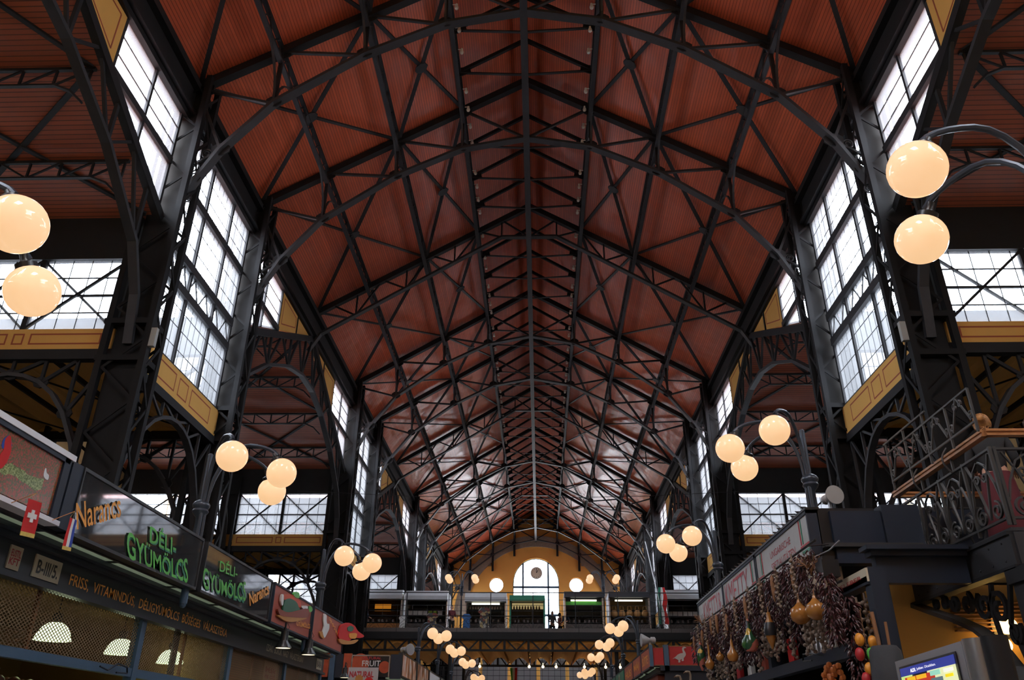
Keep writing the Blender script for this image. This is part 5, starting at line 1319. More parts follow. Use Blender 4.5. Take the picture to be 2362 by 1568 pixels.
# ------------------------------------------------------------------ gallery bridge with its stalls
BY0, BY1, BZ = 46.9, 56.0, 7.05
tb = thing('gallery_bridge', 'iron gallery bridge crossing the nave with ochre vaults beneath its deck', 'bridge')
MB().box(-9.6, 9.6, BY0, BY1, 6.85, BZ).build('deck', 'dark', tb)
MB().box(-9.6, 9.6, BY0-.1, BY0+.02, 6.74, 7.1).build('edge_beam', 'iron', tb)
m = MB(); W = 1.335
xs = [-9.6+W*i for i in range(15)]
for x in xs[:-1]:
    m.prism([(x, BY0+.05, 6.72), (x+.14, BY0+.05, 6.2), (x+W/2, BY0+.05, 6.62), (x+W-.14, BY0+.05, 6.2), (x+W, BY0+.05, 6.72), (x+W, BY0+.05, 6.84), (x, BY0+.05, 6.84)], (0, .06, 0))
v = MB()
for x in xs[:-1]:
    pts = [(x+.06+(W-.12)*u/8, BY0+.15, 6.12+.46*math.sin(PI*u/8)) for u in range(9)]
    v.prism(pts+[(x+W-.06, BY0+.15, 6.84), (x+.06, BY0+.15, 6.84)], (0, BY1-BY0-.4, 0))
v.build('ochre_vaults', 'wall', tb)  # brighter ochre stands in for light reaching the vaults from the front
def lattice_face(y, z0, z1, nm, par, xa=-9.6, xb=9.6, w=W):
    m = MB().box(xa, xb, y-.06, y+.06, z1-.06, z1+.02).box(xa, xb, y-.07, y+.07, z0-.05, z0+.05)
    x = xa
    while x < xb-.1:
        m.bar((x, y, z0), (x, y, z1), .13, .1, (0, 1, 0))
        m.bar((x+.1, y, z1), (x+w/2, y, z0), .08, .08, (0, 1, 0)); m.bar((x+w-.1, y, z1), (x+w/2, y, z0), .08, .08, (0, 1, 0)); x += w
    m.build(nm, 'iron', par)
lattice_face(BY0, 6.16, 6.72, 'front_lattice', tb); lattice_face(BY1, 6.08, 6.72, 'back_lattice', tb, w=1.2)
for x in (-9.3, -4.6, 4.6, 9.3):
    for y in (BY0+.15, BY1-.15): MB().tube([(x, y, 0), (x, y, 6.2)], .11, 10).build('support', 'iron', tb, True)
def scroll(m, c, r, s, U, V, turns=1.4, w=.018, d=.02, n=22, start=0.0):
    c = Vector(c); pts = []
    for i in range(n+1):
        a = start+s*turns*2*PI*i/n; rr = r*(1-.72*i/n)
        pts.append(c+U*(rr*math.cos(a))+V*(rr*math.sin(a)))
    m.path(pts, w, d, U.cross(V))
def balustrade(name, label, O, U, L, h=1.0, pitch=.42, mat='iron2', top=None, net=None):
    """wrought balustrade from O along U"""
    t = thing(name, label, 'railing', (0, 0, 0)); O = Vector(O); U = Vector(U).normalized(); V = Vector((0, 0, 1)); Nn = U.cross(V)
    n = max(1, int(round(L/(pitch*2)))); p = L/n
    fr = MB().bar(O+V*.06, O+U*L+V*.06, .03, .02).bar(O+V*(h-.02), O+U*L+V*(h-.02), .03, .02)
    fr.build('rail', mat, t)
    for i in range(n+1): MB().bar(O+U*(p*i), O+U*(p*i)+V*h, .026, .026).build('baluster', mat, t)
    for i in range(n):
        c = O+U*(p*i+p/2); m = MB()
        for s in (-1, 1):
            m.path([c+V*.1, c+U*(s*p*.10)+V*(h*.4), c+U*(s*p*.22)+V*(h*.68), c+U*(s*p*.40)+V*(h*.93)], .014, .02, Nn)
            m.path([c+U*(s*p*.03)+V*(h*.9), c+U*(s*p*.2)+V*(h*.82), c+U*(s*p*.38)+V*(h*.55), c+U*(s*p*.47)+V*(h*.3)], .014, .02, Nn)
            scroll(m, c+U*(s*p*.25)+V*(h*.22), p*.17, -s, U, V, start=PI/2)
            scroll(m, c+U*(s*p*.13)+V*(h*.68), p*.09, s, U, V, 1.2)
        m.build('scroll_panel', mat, t)
    return t
bl = balustrade('bridge_railing', 'dark scrollwork railing with tall wire guard along the gallery bridge', (-9.4, BY0-.02, BZ), (1, 0, 0), 18.8, .95, .85, 'iron')
m = MB()
for z in (7.95, 8.25, 8.55, 8.85): m.bar((-9.6, BY0, z), (9.6, BY0, z), .02, .02)
m.bar((-9.6, BY0, 9.25), (9.6, BY0, 9.25), .05, .05)
for i in range(9): x = -9.6+2.4*i; m.bar((x, BY0, BZ), (x, BY0, 9.25), .05, .05)
for i in range(23): x = -9.4+.85*i; m.bar((x, BY0, 7.9), (x, BY0, 8.6), .015, .015)
m.build('wire_guard', 'iron2', bl)
MB().box(-9.6, 9.6, BY0-.03, BY0-.01, BZ, BZ+.28).build('kick_panel', plain('brown_kick_panel', (.10, .085, .08), .7, 0, .15), bl)
# small warm bulbs below the back edge
bm_ = MB().ball((0, 0, 0), .09, 10, 7).tube([(0, 0, .05), (0, 0, .22)], .02, 6).build('ceiling_bulb', emit('warm_bulb', (1.0, .75, .42), 4.0), None, True); firstb = True
for px in (856, 882, 1076, 1109, 1221, 1252, 1282, 1346, 1394, 1427):
    q = bp(px, 1510, 'y', BY1+.4); o = bm_ if firstb else bm_.copy()
    if not firstb: C.objects.link(o)
    firstb = False; o.location = (q.x, BY1-.3, 6.02); tag(o, 'small warm bulb in the row under the gallery bridge', 'bulb', 'bulbs under the gallery bridge')
# stalls on the bridge
M['tube'] = emit('fluorescent_tube', (1.0, .96, .74), 3.2)
M['good1'] = plain('dark_goods', (.06, .045, .04), .6, 0, .8, 12)
def goods_mat(nm, sc, cols):
    m, nt, b = nmat(nm); N = nt.nodes; L = nt.links
    tc = N.new('ShaderNodeTexCoord'); v = N.new('ShaderNodeTexVoronoi'); v.inputs['Scale'].default_value = sc; L.new(tc.outputs['Object'], v.inputs[0])
    s = N.new('ShaderNodeSeparateColor'); L.new(v.outputs['Color'], s.inputs[0]); r = N.new('ShaderNodeValToRGB'); r.color_ramp.interpolation = 'CONSTANT'
    e = r.color_ramp.elements; e[0].color = cols[0]+(1,); e[1].position = 1/len(cols); e[1].color = cols[1]+(1,)
    for i, c_ in enumerate(cols[2:]): k = e.new((i+2)/len(cols)); k.color = c_+(1,)
    L.new(s.outputs[0], r.inputs[0]); L.new(r.outputs[0], b.inputs['Base Color']); return m
M['souv'] = goods_mat('embroidered_cloth', 7, [(.04, .03, .03), (.35, .33, .3), (.15, .03, .02), (.05, .05, .06), (.3, .22, .1)])
def bridge_stall(label, x0, x1, ztop, hood, kind, y=49.6):
    t = thing('gallery_stall', label, 'market stall'); d = 1.8; z = BZ; H = 1.15 if hood else .35
    for x in (x0+.04, x1-.04): MB().box(x-.05, x+.05, y, y+.1, z, ztop-.1).build('post', 'steel' if kind != 'teal' else 'teal', t)
    if hood:
        pts = [(0, ztop-.62), (-.32, ztop-.58), (-.34, ztop-.35), (-.2, ztop-.12), (.1, ztop), (.5, ztop), (.5, ztop-.1)]
        MB().prism([(x0, y+a, b) for a, b in pts], (x1-x0, 0, 0)).build('curved_hood', 'grey', t)
    else:
        MB().box(x0, x1, y-.25, y+.3, ztop-.32, ztop).build('top_box', 'teal' if kind == 'teal' else 'greyblue', t)
    MB().box(x0, x1, y+d-.05, y+d, z, ztop-.1).build('back_panel', 'good1' if kind != 'amber' else 'brownwall', t)
    MB().box(x0, x1, y+.3, y+d, ztop-.15, ztop-.08).build('roof', 'grey', t)
    MB().box(x0, x0+.04, y+.1, y+d, z, ztop-.1).build('side_panel', 'grey', t); MB().box(x1-.04, x1, y+.1, y+d, z, ztop-.1).build('side_panel', 'grey', t)
    MB().box(x0+.06, x1-.06, y-.05, y+.7, z, z+.85).build('counter', 'good1' if kind != 'wood' else 'woodpanel', t)
    if kind in ('tube', 'green', 'amber'):
        MB().box(x0+.4, x1-.4, y+.05, y+.1, ztop-.72 if hood else ztop-.5, ztop-.64 if hood else ztop-.42).build('strip_light', 'tube', t)
    if kind == 'green': MB().box(x0+.1, x1-.1, y+.12, y+.15, ztop-.72, ztop-.52).build('green_valance', 'leaf', t)
    for k, zz in enumerate((z+1.0, z+1.4, z+1.75)):
        if zz > ztop-.75: break
        MB().box(x0+.08, x1-.08, y+.5, y+1.3, zz-.03, zz).build('shelf', 'dark', t)
    return t
BS = [('grey-hooded gallery stall with an orange panel inside, leftmost of the row', -10.3, -7.9, 9.85, True, 'wood'), ('grey-hooded gallery stall with white goods, second from the left', -7.7, -5.15, 9.8, True, 'plain'),
      ('gallery stall with a strip light and a row of jars, third from the left', -4.1, -1.62, 9.72, True, 'tube'), ('teal-topped gallery stall with yellow lit shelves before the end window', -1.42, .7, 9.5, False, 'teal'),
      ('gallery stall with a green valance under its strip light', 1.85, 4.2, 9.72, False, 'green'), ('gallery stall with bags hanging under a warm strip light', 4.5, 6.95, 9.72, False, 'amber'), ('grey-hooded gallery stall at the right end of the row', 7.95, 10.2, 9.88, True, 'plain')]
bottle = MB().lathe([(0, 0), (.05, 0), (.055, .02), (.055, .13), (.02, .18), (.018, .24), (0, .24)], n=8).build('bottle', plain('amber_bottle', (.22, .11, .04), .3, 0, .4, 3), None, True)
jar = MB().lathe([(0, 0), (.07, 0), (.075, .12), (.05, .15), (.055, .17), (0, .17)], n=8).build('jar', plain('dark_jar', (.08, .05, .04), .4, 0, .4, 3), None, True)
wbox = MB().box(-.13, .13, -.1, .1, 0, .26).build('goods_box', plain('pale_box', (.42, .40, .38), .6, 0, .4, 2), None)
wb2 = MB().box(-.11, .11, -.1, .1, 0, .24).build('goods_box', plain('lime_box', (.30, .42, .03), .6, 0, .1), None)
seen = set()
def put(o, loc, label, cat, group):
    if o.name in seen: o = o.copy(); C.objects.link(o)
    seen.add(o.name); o.location = loc; tag(o, label, cat, group); return o
for si, (l, x0, x1, zt, hd, kd) in enumerate(BS):
    bridge_stall(l, x0, x1, zt, hd, kd); where = l.split(',')[0].replace('gallery ', '')
    z = BZ
    nm = ('orange-panel stall', 'second gallery stall', 'strip-light stall', 'teal stall', 'green-valance stall', 'warm-lit bag stall', 'right-end stall')[si]
    rnd = random.Random(si+40)
    x = x0+.25
    while x < x1-.25:
        if si in (2, 3): put(bottle if si == 3 else jar, (x, 50.2, z+1.75 if zt > 9.6 else z+1.75), 'small %s on the top shelf of the %s' % ('bottle' if si == 3 else 'dark jar', nm), 'bottle' if si == 3 else 'jar', '%ss on the %s' % ('bottle' if si == 3 else 'jar', nm)); x += .17
        elif si in (1, 6): put(wb2 if (si == 1 and 1.4 < x-x0 < 2.0) else wbox, (x, 50.2, z+1.4), ('lime green box on the %s' if (si == 1 and 1.4 < x-x0 < 2.0) else 'pale box on the middle shelf of the %s') % nm, 'box', ('lime boxes on the %s' if (si == 1 and 1.4 < x-x0 < 2.0) else 'pale boxes on the %s') % nm); x += .3
        else: x += 9
    x = x0+.3
    while x < x1-.3:
        put(jar, (x, 50.15, z+1.0), 'dark jar on the lower shelf of the %s' % nm, 'jar', 'dark jars on the lower shelf, %s' % nm); x += rnd.uniform(.2, .4)
t = thing('lit_menu_board', 'orange lit menu panel inside the leftmost gallery stall', 'panel'); MB().box(-9.75, -8.75, 50.6, 50.64, 8.75, 9.15).build('panel', emit('orange_lit_panel', (.9, .32, .03), .35), t)
t = thing('lit_backdrop', 'yellowish lit backdrop at the top of the teal stall', 'panel'); MB().box(-1.3, .6, 50.4, 50.44, 8.85, 9.2).build('panel', emit('yellow_lit_panel', (.7, .55, .25), .45), t)
wpl = M['cloth_white']
bag = MB().ball((0, 0, 0), .2, 12, 8, (1, .5, 1.1)).tube([(-.13, 0, .15), (-.08, 0, .42), (.08, 0, .42), (.13, 0, .15)], .015, 6).build('hanging_bag', plain('tan_bag', (.35, .17, .05), .5, 0, .2), None, True)
for i in range(5): put(bag, (4.85+.46*i, 50.0, 8.55), 'tan handbag hanging in the warm-lit gallery stall', 'bag', 'tan bags in the warm-lit stall')
def cloth_hang(loc, w, h, mat, label, name='hanging_garment'):
    pts = [(-w*.25, 0), (-w*.5, -h*.12), (-w*.38, -h*.2), (-w*.3, -h*.2), (-w*.42, -h), (w*.42, -h), (w*.3, -h*.2), (w*.38, -h*.2), (w*.5, -h*.12), (w*.25, 0)]
    o = MB().prism([(a, 0, b) for a, b in pts], (0, .06, 0)).build(name, mat, None, False, loc); tag(o, label, 'garment'); return o
cloth_hang((-2.9, 49.2, 8.75), .8, 1.6, 'souv', 'white embroidered garment hanging before the strip-light stall')
cloth_hang((-6.0, 49.2, 8.45), .8, 1.3, 'souv', 'patterned cloth hanging before the second gallery stall')
cloth_hang((-3.95, 49.2, 8.4), .6, 1.3, plain('blue_cloth', (.03, .10, .25), .8, 0, .2), 'blue garment hanging left of the strip-light stall')
cloth_hang((-7.75, 49.2, 8.3), .5, 1.2, 'cloth_white', 'white cloth hanging between the two left gallery stalls')
# flags
t = thing('hanging_flag', 'red, white and green flag furled on a white pole, right end of the bridge', 'flag', (7.35, 47.1, 8.0))
MB().tube([(-.75, 0, 4.2), (.1, 0, -.9)], .03, 6).build('pole', 'white', t)
for k, (mt, dx) in enumerate((('teal', -.22), ('cloth_white', -.1), ('cloth_red', .04), ('cloth_red', .12))):
    m = MB()
    for i in range(10):
        za, zb_ = 1.6-.2*i, 1.6-.2*(i+1); f = lambda z: .05*math.sin(z*5+k)
        m.prism([(dx+f(za), .02*k, za), (dx+.13+f(za), .02*k, za), (dx+.13+f(zb_), .02*k, zb_), (dx+f(zb_), .02*k, zb_)], (0, .03, 0))
    m.build(('green_stripe', 'white_stripe', 'red_stripe', 'red_fold')[k], mt, t)
t = thing('small_flag', 'small green, white and red flag hanging under the gallery bridge', 'flag', (-1.6, BY1+.3, 6.0))
for k, mt in enumerate(('leaf', 'cloth_white', 'cloth_red')): MB().prism([(k*.16, 0, 0), (k*.16+.16, 0, 0), (k*.13+.2, 0, -.9), (k*.10+.1, 0, -.85)], (0, .03, 0)).build(('green_stripe', 'white_stripe', 'red_stripe')[k], mt, t)
# far gallery along the end wall with grey shuttered units
t = thing('far_gallery', 'far gallery deck with lattice edge along the end wall', 'gallery'); MB().box(-9.6, 9.6, 84, YEND, 6.7, 6.9).build('deck', 'dark', t); lattice_face(84, 6.1, 6.7, 'front_lattice', t)
m = MB()
for z in (7.4, 7.9, 8.4, 9.0): m.bar((-9.6, 83.95, z), (9.6, 83.95, z), .04, .04)
for i in range(33): x = -9.6+.6*i; m.bar((x, 83.95, 6.9), (x, 83.95, 9.0), .03, .03)
m.build('railing', 'iron2', t)
for i in range(6):
    x = -8.6+3.0*i; o = MB().box(0, 2.6, 0, .8, 0, 2.3).box(-.05, 2.65, -.1, .8, 2.3, 2.5).build('shuttered_unit', 'grey', None, False, (x, 88.5, 6.9)); tag(o, 'closed grey shuttered unit on the far gallery', 'kiosk', 'shuttered units on the far gallery')
# ------------------------------------------------------------------ stair landing on the right with railing, guard and bracket
LX, LY0, LY1, LZ = 4.40, 6.90, 8.92, 3.32
M['railiron'] = plain('grey_wrought_iron', (0.05, 0.048, 0.047), .42, .3, .2, 8)
t = thing('stair_landing', 'dark riveted iron stair landing on a scrolled bracket at the right edge', 'landing')
MB().box(LX, 8.2, LY0, LY1, 3.21, LZ).build('deck', 'iron2', t)
MB().box(LX-.03, LX+.05, LY0, LY1, 3.01, 3.26).build('side_beam', 'iron2', t)
MB().box(LX-.05, LX+.08, LY0, LY1+.09, 3.26, 3.29).build('beam_flange', 'iron', t); MB().box(LX-.05, LX+.08, LY0, LY1+.09, 2.98, 3.01).build('beam_flange', 'iron', t)
MB().box(LX, 8.2, LY0-.02, LY0+.05, 2.98, 3.28).build('front_beam', 'iron2', t)
m = MB()
for i in range(9): m.ball((LX-.03, LY0+.15+.22*i, 3.06), .011, 6, 4).ball((LX-.03, LY0+.15+.22*i, 3.21), .011, 6, 4)
m.build('rivets', 'iron', t)
MB().box(LX-.02, LX+.27, LY0-.09, LY0+.16, 0, 2.99).build('column', 'iron2', t)
MB().box(LX-.05, LX+.3, LY0-.12, LY0+.19, 2.87, 2.99).build('column_head', 'iron', t)
EDG = [(8.98, 2.98), (8.57, 2.85), (8.17, 2.73), (7.82, 2.60), (7.56, 2.44), (7.37, 2.24), (7.25, 2.0), (7.17, 1.73), (7.12, 1.37)]
MB().path([(LX, y, z) for y, z in EDG], .04, .13, (1, 0, 0)).build('bracket_edge', 'railiron', t)
def sc2(cy_, cz_, r, s, st, tr=1.3):
    m = MB(); scroll(m, (LX+.02, cy_, cz_), r, s, Vector((0, 1, 0)), Vector((0, 0, 1)), tr, .04, .03, 18, st); m.build('scroll', 'iron', t)
for q_ in ((7.43, 2.73, .155, 1, 0), (7.66, 2.79, .13, -1, 1.0), (7.95, 2.85, .10, 1, 2.0), (8.19, 2.89, .08, -1, .5), (8.39, 2.92, .06, 1, 1), (8.57, 2.94, .045, -1, 1), (7.27, 2.51, .10, 1, 2.5)): sc2(*q_)
MB().path([(LX+.02, 7.15, 2.95), (LX+.02, 7.31, 2.59), (LX+.02, 7.19, 2.24)], .04, .03, (1, 0, 0)).build('scroll', 'iron', t)
MB().path([(LX+.02, 7.47, 2.95), (LX+.02, 7.55, 2.71), (LX+.02, 7.51, 2.48)], .04, .03, (1, 0, 0)).build('scroll', 'iron', t)
def landing_rail(label, O, U, L, n): return balustrade('landing_railing', label, O, U, L, .70, L/n/2, 'railiron')
b1 = landing_rail('scrolled iron railing with brown wooden handrail along the near side of the landing', (LX, LY0, LZ+.02), (0, 1, 0), LY1-LY0, 4)
b2 = landing_rail('scrolled iron railing with wooden handrail across the landing front at the right edge', (LX+.04, LY0, LZ+.02), (1, 0, 0), 3.2, 6)
b3 = landing_rail('far scrolled iron railing with wooden handrail at the back of the landing', (LX, LY1, LZ+.02), (1, 0, 0), 3.2, 6)
HZ = LZ+.87
def handrail(par, a, b, sg):
    a = Vector(a); b = Vector(b); MB().bar(a, b, .075, .022).bar(a-Vector((0, 0, .02)), b-Vector((0, 0, .02)), .05, .024).bar(a-Vector((0, 0, .04)), b-Vector((0, 0, .04)), .066, .018).build('handrail', 'wood', par)
    d = (b-a).normalized(); L = (b-a).length; side = Vector(sg); n = max(2, int(L/.6))
    for i in range(1, n):
        c = a+d*(L*i/n)
        MB().tube([c+side*(.02+.065*math.sin(PI*k/8))+Vector((0, 0, .07-.25*k/8)) for k in range(9)], .009, 6).build('handrail_bracket', 'railiron', par, True)
        MB().bar(c+Vector((0, 0, -.17)), c+Vector((0, 0, -.045)), .02, .02).build('handrail_post', 'railiron', par)
handrail(b1, (LX, LY0, HZ), (LX, LY1, HZ), (-1, 0, 0)); handrail(b2, (LX, LY0, HZ), (7.6, LY0, HZ), (0, -1, 0)); handrail(b3, (LX, LY1, HZ), (7.6, LY1, HZ), (0, -1, 0))
# climb guard above the side handrail
g = thing('climb_guard', 'light iron guard frame with small scrolls above the near handrail', 'railing')
za, zb_ = HZ+.08, HZ+.40; x = LX-.08
MB().bar((x, LY0-.05, za), (x, LY1-.2, za), .018, .018).bar((x, LY0-.05, zb_), (x, LY1-.2, zb_), .018, .018).build('frame_bar', 'railiron', g)
MB().bar((x, 7.7, zb_+.11), (x, LY1-.15, zb_+.12), .018, .018).build('frame_bar', 'railiron', g)
m = MB(); n = 4
for i in range(n+1):
    y = LY0-.05+(LY1-.15-LY0)*i/n; MB().bar((x, y, za-.1), (x, y, zb_+(.12 if i >= 2 else 0)), .02, .02).build('upright', 'railiron', g)
    if i < n:
        c = y+(LY1-.15-LY0)/n/2; p_ = (LY1-.15-LY0)/n/2
        m = MB()
        for s in (-1, 1):
            m.bar((x, c, zb_), (x, c+s*p_*.75, za+.03), .014, .016); scroll(m, (x, c+s*p_*.78, za+.09), .038, s, Vector((0, 1, 0)), Vector((0, 0, 1)), 1, .012, .016, 10, -PI/2); scroll(m, (x, c+s*p_*.2, zb_-.08), .036, -s, Vector((0, 1, 0)), Vector((0, 0, 1)), 1, .012, .016, 10, PI/2)
        m.build('scroll_pair', 'railiron', g)
# wall and lamps behind the landing
struct(MB().box(3.88, 8.6, 9.0, 9.1, 0, 3.2).build('wall_stair', 'yellow'))
t = thing('ventilation_grille', 'slatted grille on the ochre wall behind the bracket', 'grille', (0, 0, 0))
m = MB()
for i in range(8): m.box(4.75, 5.5, 8.94, 9.0, 2.72+.04*i, 2.735+.04*i)
m.build('slats', 'husk', t)
M['amber'] = emit('amber_bulkhead_glass', (1.0, .62, .18), 12.0)
for (px, py, l) in ((2322, 1442, 'upper glowing amber bulkhead lamp seen through the bracket'), (2310, 1488, 'lower glowing amber bulkhead lamp under the landing')):
    q = bp(px, py, 'y', 8.9); t = thing('bulkhead_lamp', l, 'lamp', q)
    MB().ball((0, 0, 0), .11, 16, 10, (1, .6, .8)).build('glass', 'amber', t, True); MB().lathe([(0, 0), (.13, 0), (.13, .04), (0, .04)], (0, .06, 0), 16, (0, 1, 0)).build('backplate', 'black', t)
# dark coat and sticks leaning at the stall end
q = bp(2052, 1500, 'y', 7.2)
t = thing('grey_sack', 'dark grey sack with wooden poles standing out of it beside the stall post', 'sack', (q.x+.02, 7.35, q.z-.45))
MB().lathe([(0, -.9), (.10, -.9), (.14, -.5), (.13, -.1), (.15, .2), (.13, .46), (.10, .5), (0, .5)], n=14).build('cloth', plain('dark_grey_canvas', (.035, .037, .042), .8, 0, .3, 6, .5), t, True)
MB().tube([(-.03, 0, .3), (-.05, 0, .78)], .018, 8).build('pole', 'husk', t); MB().tube([(.05, .02, .3), (.06, .02, .70)], .013, 8).build('pole', 'husk', t)
# advertising screen
A = bp(2064, 1526, 'z', 2.12); B = bp(2216, 1478, 'z', 2.12)
t = thing('advertising_screen', 'lit advertising screen in a silver frame at the bottom right corner', 'screen')
U = (B-A).normalized(); V = Vector((0, 0, 1)); Nn = U.cross(V); Nn = Nn if Nn.dot(EYE-A) > 0 else -Nn; Wd = (B-A).length
MB().prism([A, B, B-V*2.12, A-V*2.12], -Nn*.22).build('body', plain('silver_frame', (.34, .34, .36), .35, .5, .04), t)
fr = lambda u, v, d=.006: A+U*(Wd*u)-V*v+Nn*d
MB().prism([fr(.075, .04, .004), fr(.925, .04, .004), fr(.925, 1.2, .004), fr(.075, 1.2, .004)], Nn*.004).build('bezel', 'black', t)
sq = lambda n, u0, u1, v0, v1, mt, d=.010: MB().prism([fr(u0, v0, d), fr(u1, v0, d), fr(u1, v1, d), fr(u0, v1, d)], Nn*.002).build(n, mt, t)
def lit(nm, c, s=.75): return emit(nm, c, s)
sq('blue_header', .095, .905, .052, .098, lit('screen_blue', (.02, .035, .22), 1.0))
sq('flyer_green', .095, .28, .098, .6, lit('screen_green', (.55, .75, .25)), .010)
sq('flyer_red', .16, .62, .108, .6, lit('screen_red', (.50, .04, .02)), .012)
sq('flyer_yellow', .2, .33, .11, .135, lit('screen_yellow', (.85, .50, .02)), .014)
sq('flyer_yellow', .35, .5, .108, .13, lit('screen_yellow2', (.85, .45, .02)), .014)
sq('flyer_pale', .52, .905, .098, .6, lit('screen_pale', (.75, .80, .45)), .011)
sq('flyer_aqua', .56, .70, .103, .128, lit('screen_aqua', (.3, .65, .5)), .013)
sq('flyer_dark', .56, .72, .14, .6, lit('screen_dark', (.10, .16, .18)), .013)
sq('flyer_box', .75, .87, .108, .125, lit('screen_white', (.9, .9, .8)), .013); sq('flyer_box', .76, .86, .135, .15, lit('screen_yellow3', (.9, .7, .02)), .013)
sq('flyer_items', .24, .36, .17, .2, lit('screen_brown', (.3, .2, .15)), .014); sq('flyer_items', .4, .5, .155, .2, lit('screen_white2', (.7, .7, .7)), .014)
wl = emit('screen_lettering', (1, 1, 1), .9)
text_on('lettering', 'ALDI.', fr(.27, .086), fr(.36, .086), fr(.27, .066), wl, t, .008, .03)
text_on('lettering', 'Jobban. Olcsóbban.', fr(.375, .085), fr(.66, .085), fr(.375, .068), wl, t, .008, 0)
c = B+U*.09-Nn*.05
MB().tube([c, c-V*2.12], .075, 18).build('side_post', 'steel', t, True)
MB().tube([c+U*.11-Nn*.03+V*.0, c+U*.11-Nn*.03-V*2.12], .06, 16).build('side_post', 'black', t, True)

# ------------------------------------------------------------------ people
def limb_mesh(name, nodes, edges, mat, parent, sub=2):
    """continuous surface grown round a skeleton: nodes = (x, y, z, rx[, ry])"""
    me = bpy.data.meshes.new(name); me.from_pydata([n[:3] for n in nodes], edges, [])
    o = bpy.data.objects.new(name, me); C.objects.link(o)
    md = o.modifiers.new('skin', 'SKIN'); md.use_smooth_shade = True
    sk = me.skin_vertices[0].data
    for i, n in enumerate(nodes): sk[i].radius = (n[3], n[4] if len(n) > 4 else n[3])
    for s_ in sk: s_.use_root = False
    sk[0].use_root = True
    sb = o.modifiers.new('sub', 'SUBSURF'); sb.levels = sub; sb.render_levels = sub
    dg = bpy.context.evaluated_depsgraph_get(); dg.update(); m2 = bpy.data.meshes.new_from_object(o.evaluated_get(dg))
    bpy.data.objects.remove(o)
    m2.materials.clear(); m2.materials.append(mat); m2.shade_smooth()
    o = bpy.data.objects.new(name, m2); C.objects.link(o); o.parent = parent
    return o
def person(label, loc, rz, h=1.68, top=None, legs=None, hair=None, longhair=True, arm_fwd=.25, glasses=False, skirt=False, detail=False, hairup=False, group=None):
    t = thing('person', label, 'person', loc, rz, group); k = h/1.7
    t.scale = (k, k, k)
    sk = M['skin']
    # body: facing -y
    body = limb_mesh('body', [(0, 0, .92, .12, .09), (0, 0, 1.12, .115, .085), (0, -.005, 1.32, .13, .09), (0, .01, 1.44, .07, .06), (0, .0, 1.50, .045), (0, -.01, 1.56, .05),
        (-.17, 0, 1.38, .045), (-.22, .01, 1.12, .037), (-.20, -arm_fwd, .95+arm_fwd*.6, .03), (-.195, -arm_fwd-.03, .93+arm_fwd*.6, .024),
        (.17, 0, 1.38, .045), (.22, .01, 1.12, .037), (.20, -arm_fwd, .95+arm_fwd*.6, .03), (.195, -arm_fwd-.03, .93+arm_fwd*.6, .024),
        (-.09, 0, .86, .085), (-.095, -.005, .48, .052), (-.095, .01, .09, .036), (-.095, -.12, .035, .03),
        (.09, 0, .86, .085), (.095, -.005, .48, .052), (.095, .01, .09, .036), (.095, -.12, .035, .03)],
        [(0, 1), (1, 2), (2, 3), (3, 4), (4, 5), (2, 6), (6, 7), (7, 8), (8, 9), (2, 10), (10, 11), (11, 12), (12, 13), (0, 14), (14, 15), (15, 16), (16, 17), (0, 18), (18, 19), (19, 20), (20, 21)], sk, t)
    # head
    hd = MB(); n, mm = 20, 14; cz = 1.595
    for i in range(1, mm):
        th = PI*i/mm
        for j in range(n):
            a = 2*PI*j/n; x_ = .074*math.sin(th)*math.cos(a); y_ = .092*math.sin(th)*math.sin(a); z_ = .115*math.cos(th)
            if z_ < 0: f_ = 1-.35*(-z_/.115)**1.5; x_ *= f_; y_ = y_*f_-.012*(-z_/.115)
            if y_ < 0 and abs(x_) < .02 and -.045 < z_ < .01: y_ -= .018*(1-abs(x_)/.02)
            hd.v.append((x_, y_, cz+z_))
    tp = len(hd.v); hd.v += [(0, 0, cz+.115), (0, -.012, cz-.115)]
    for i in range(mm-2):
        for j in range(n): hd.f.append((i*n+j, (i+1)*n+j, (i+1)*n+(j+1) % n, i*n+(j+1) % n))
    for j in range(n): hd.f.append((tp, j, (j+1) % n)); hd.f.append((tp+1, (mm-2)*n+(j+1) % n, (mm-2)*n+j))
    H = hd.build('head', sk, t, True)
    for s in (-1, 1):
        MB().ball((s*.03, -.080, cz+.008), .0115, 10, 6, (1.2, .6, .8)).build('eye', 'white', H, True)
        MB().ball((s*.03, -.0865, cz+.008), .0055, 8, 5).build('iris', 'black', H, True)
        MB().ball((s*.074, .005, cz-.005), .024, 8, 6, (.4, .8, 1.2)).build('ear', sk, H, True)
    MB().ball((0, -.083, cz-.055), .02, 10, 6, (1, .4, .3)).build('mouth', M['lips'], H, True)
    if glasses:
        g = MB()
        for s in (-1, 1): g.path([(s*.03+.022*math.cos(2*PI*q/12), -.1, cz+.008+.018*math.sin(2*PI*q/12)) for q in range(12)], .003, .004, (0, 1, 0), True); g.tube([(s*.052, -.098, cz+.012), (s*.076, .0, cz+.01)], .002, 4)
        g.tube([(-.009, -.1, cz+.01), (.009, -.1, cz+.01)], .002, 4); g.build('glasses', 'black', H)
    # hair shell
    hr = MB()
    for i in range(0, 10):
        th = PI*(.03+.62*i/9)
        for j in range(n):
            a = 2*PI*j/n; fr_ = max(0, -math.sin(a)); lim = 1 if fr_ < .35 or th < PI*.33 else 0
            th2 = th if lim else PI*.33
            w = 1.13+.03*math.sin(5*a+i)
            hr.v.append((.076*w*math.sin(th2)*math.cos(a), .096*w*math.sin(th2)*math.sin(a)+.004, cz+.122*math.cos(th2)))
    for i in range(9):
        for j in range(n): hr.f.append((i*n+j, (i+1)*n+j, (i+1)*n+(j+1) % n, i*n+(j+1) % n))
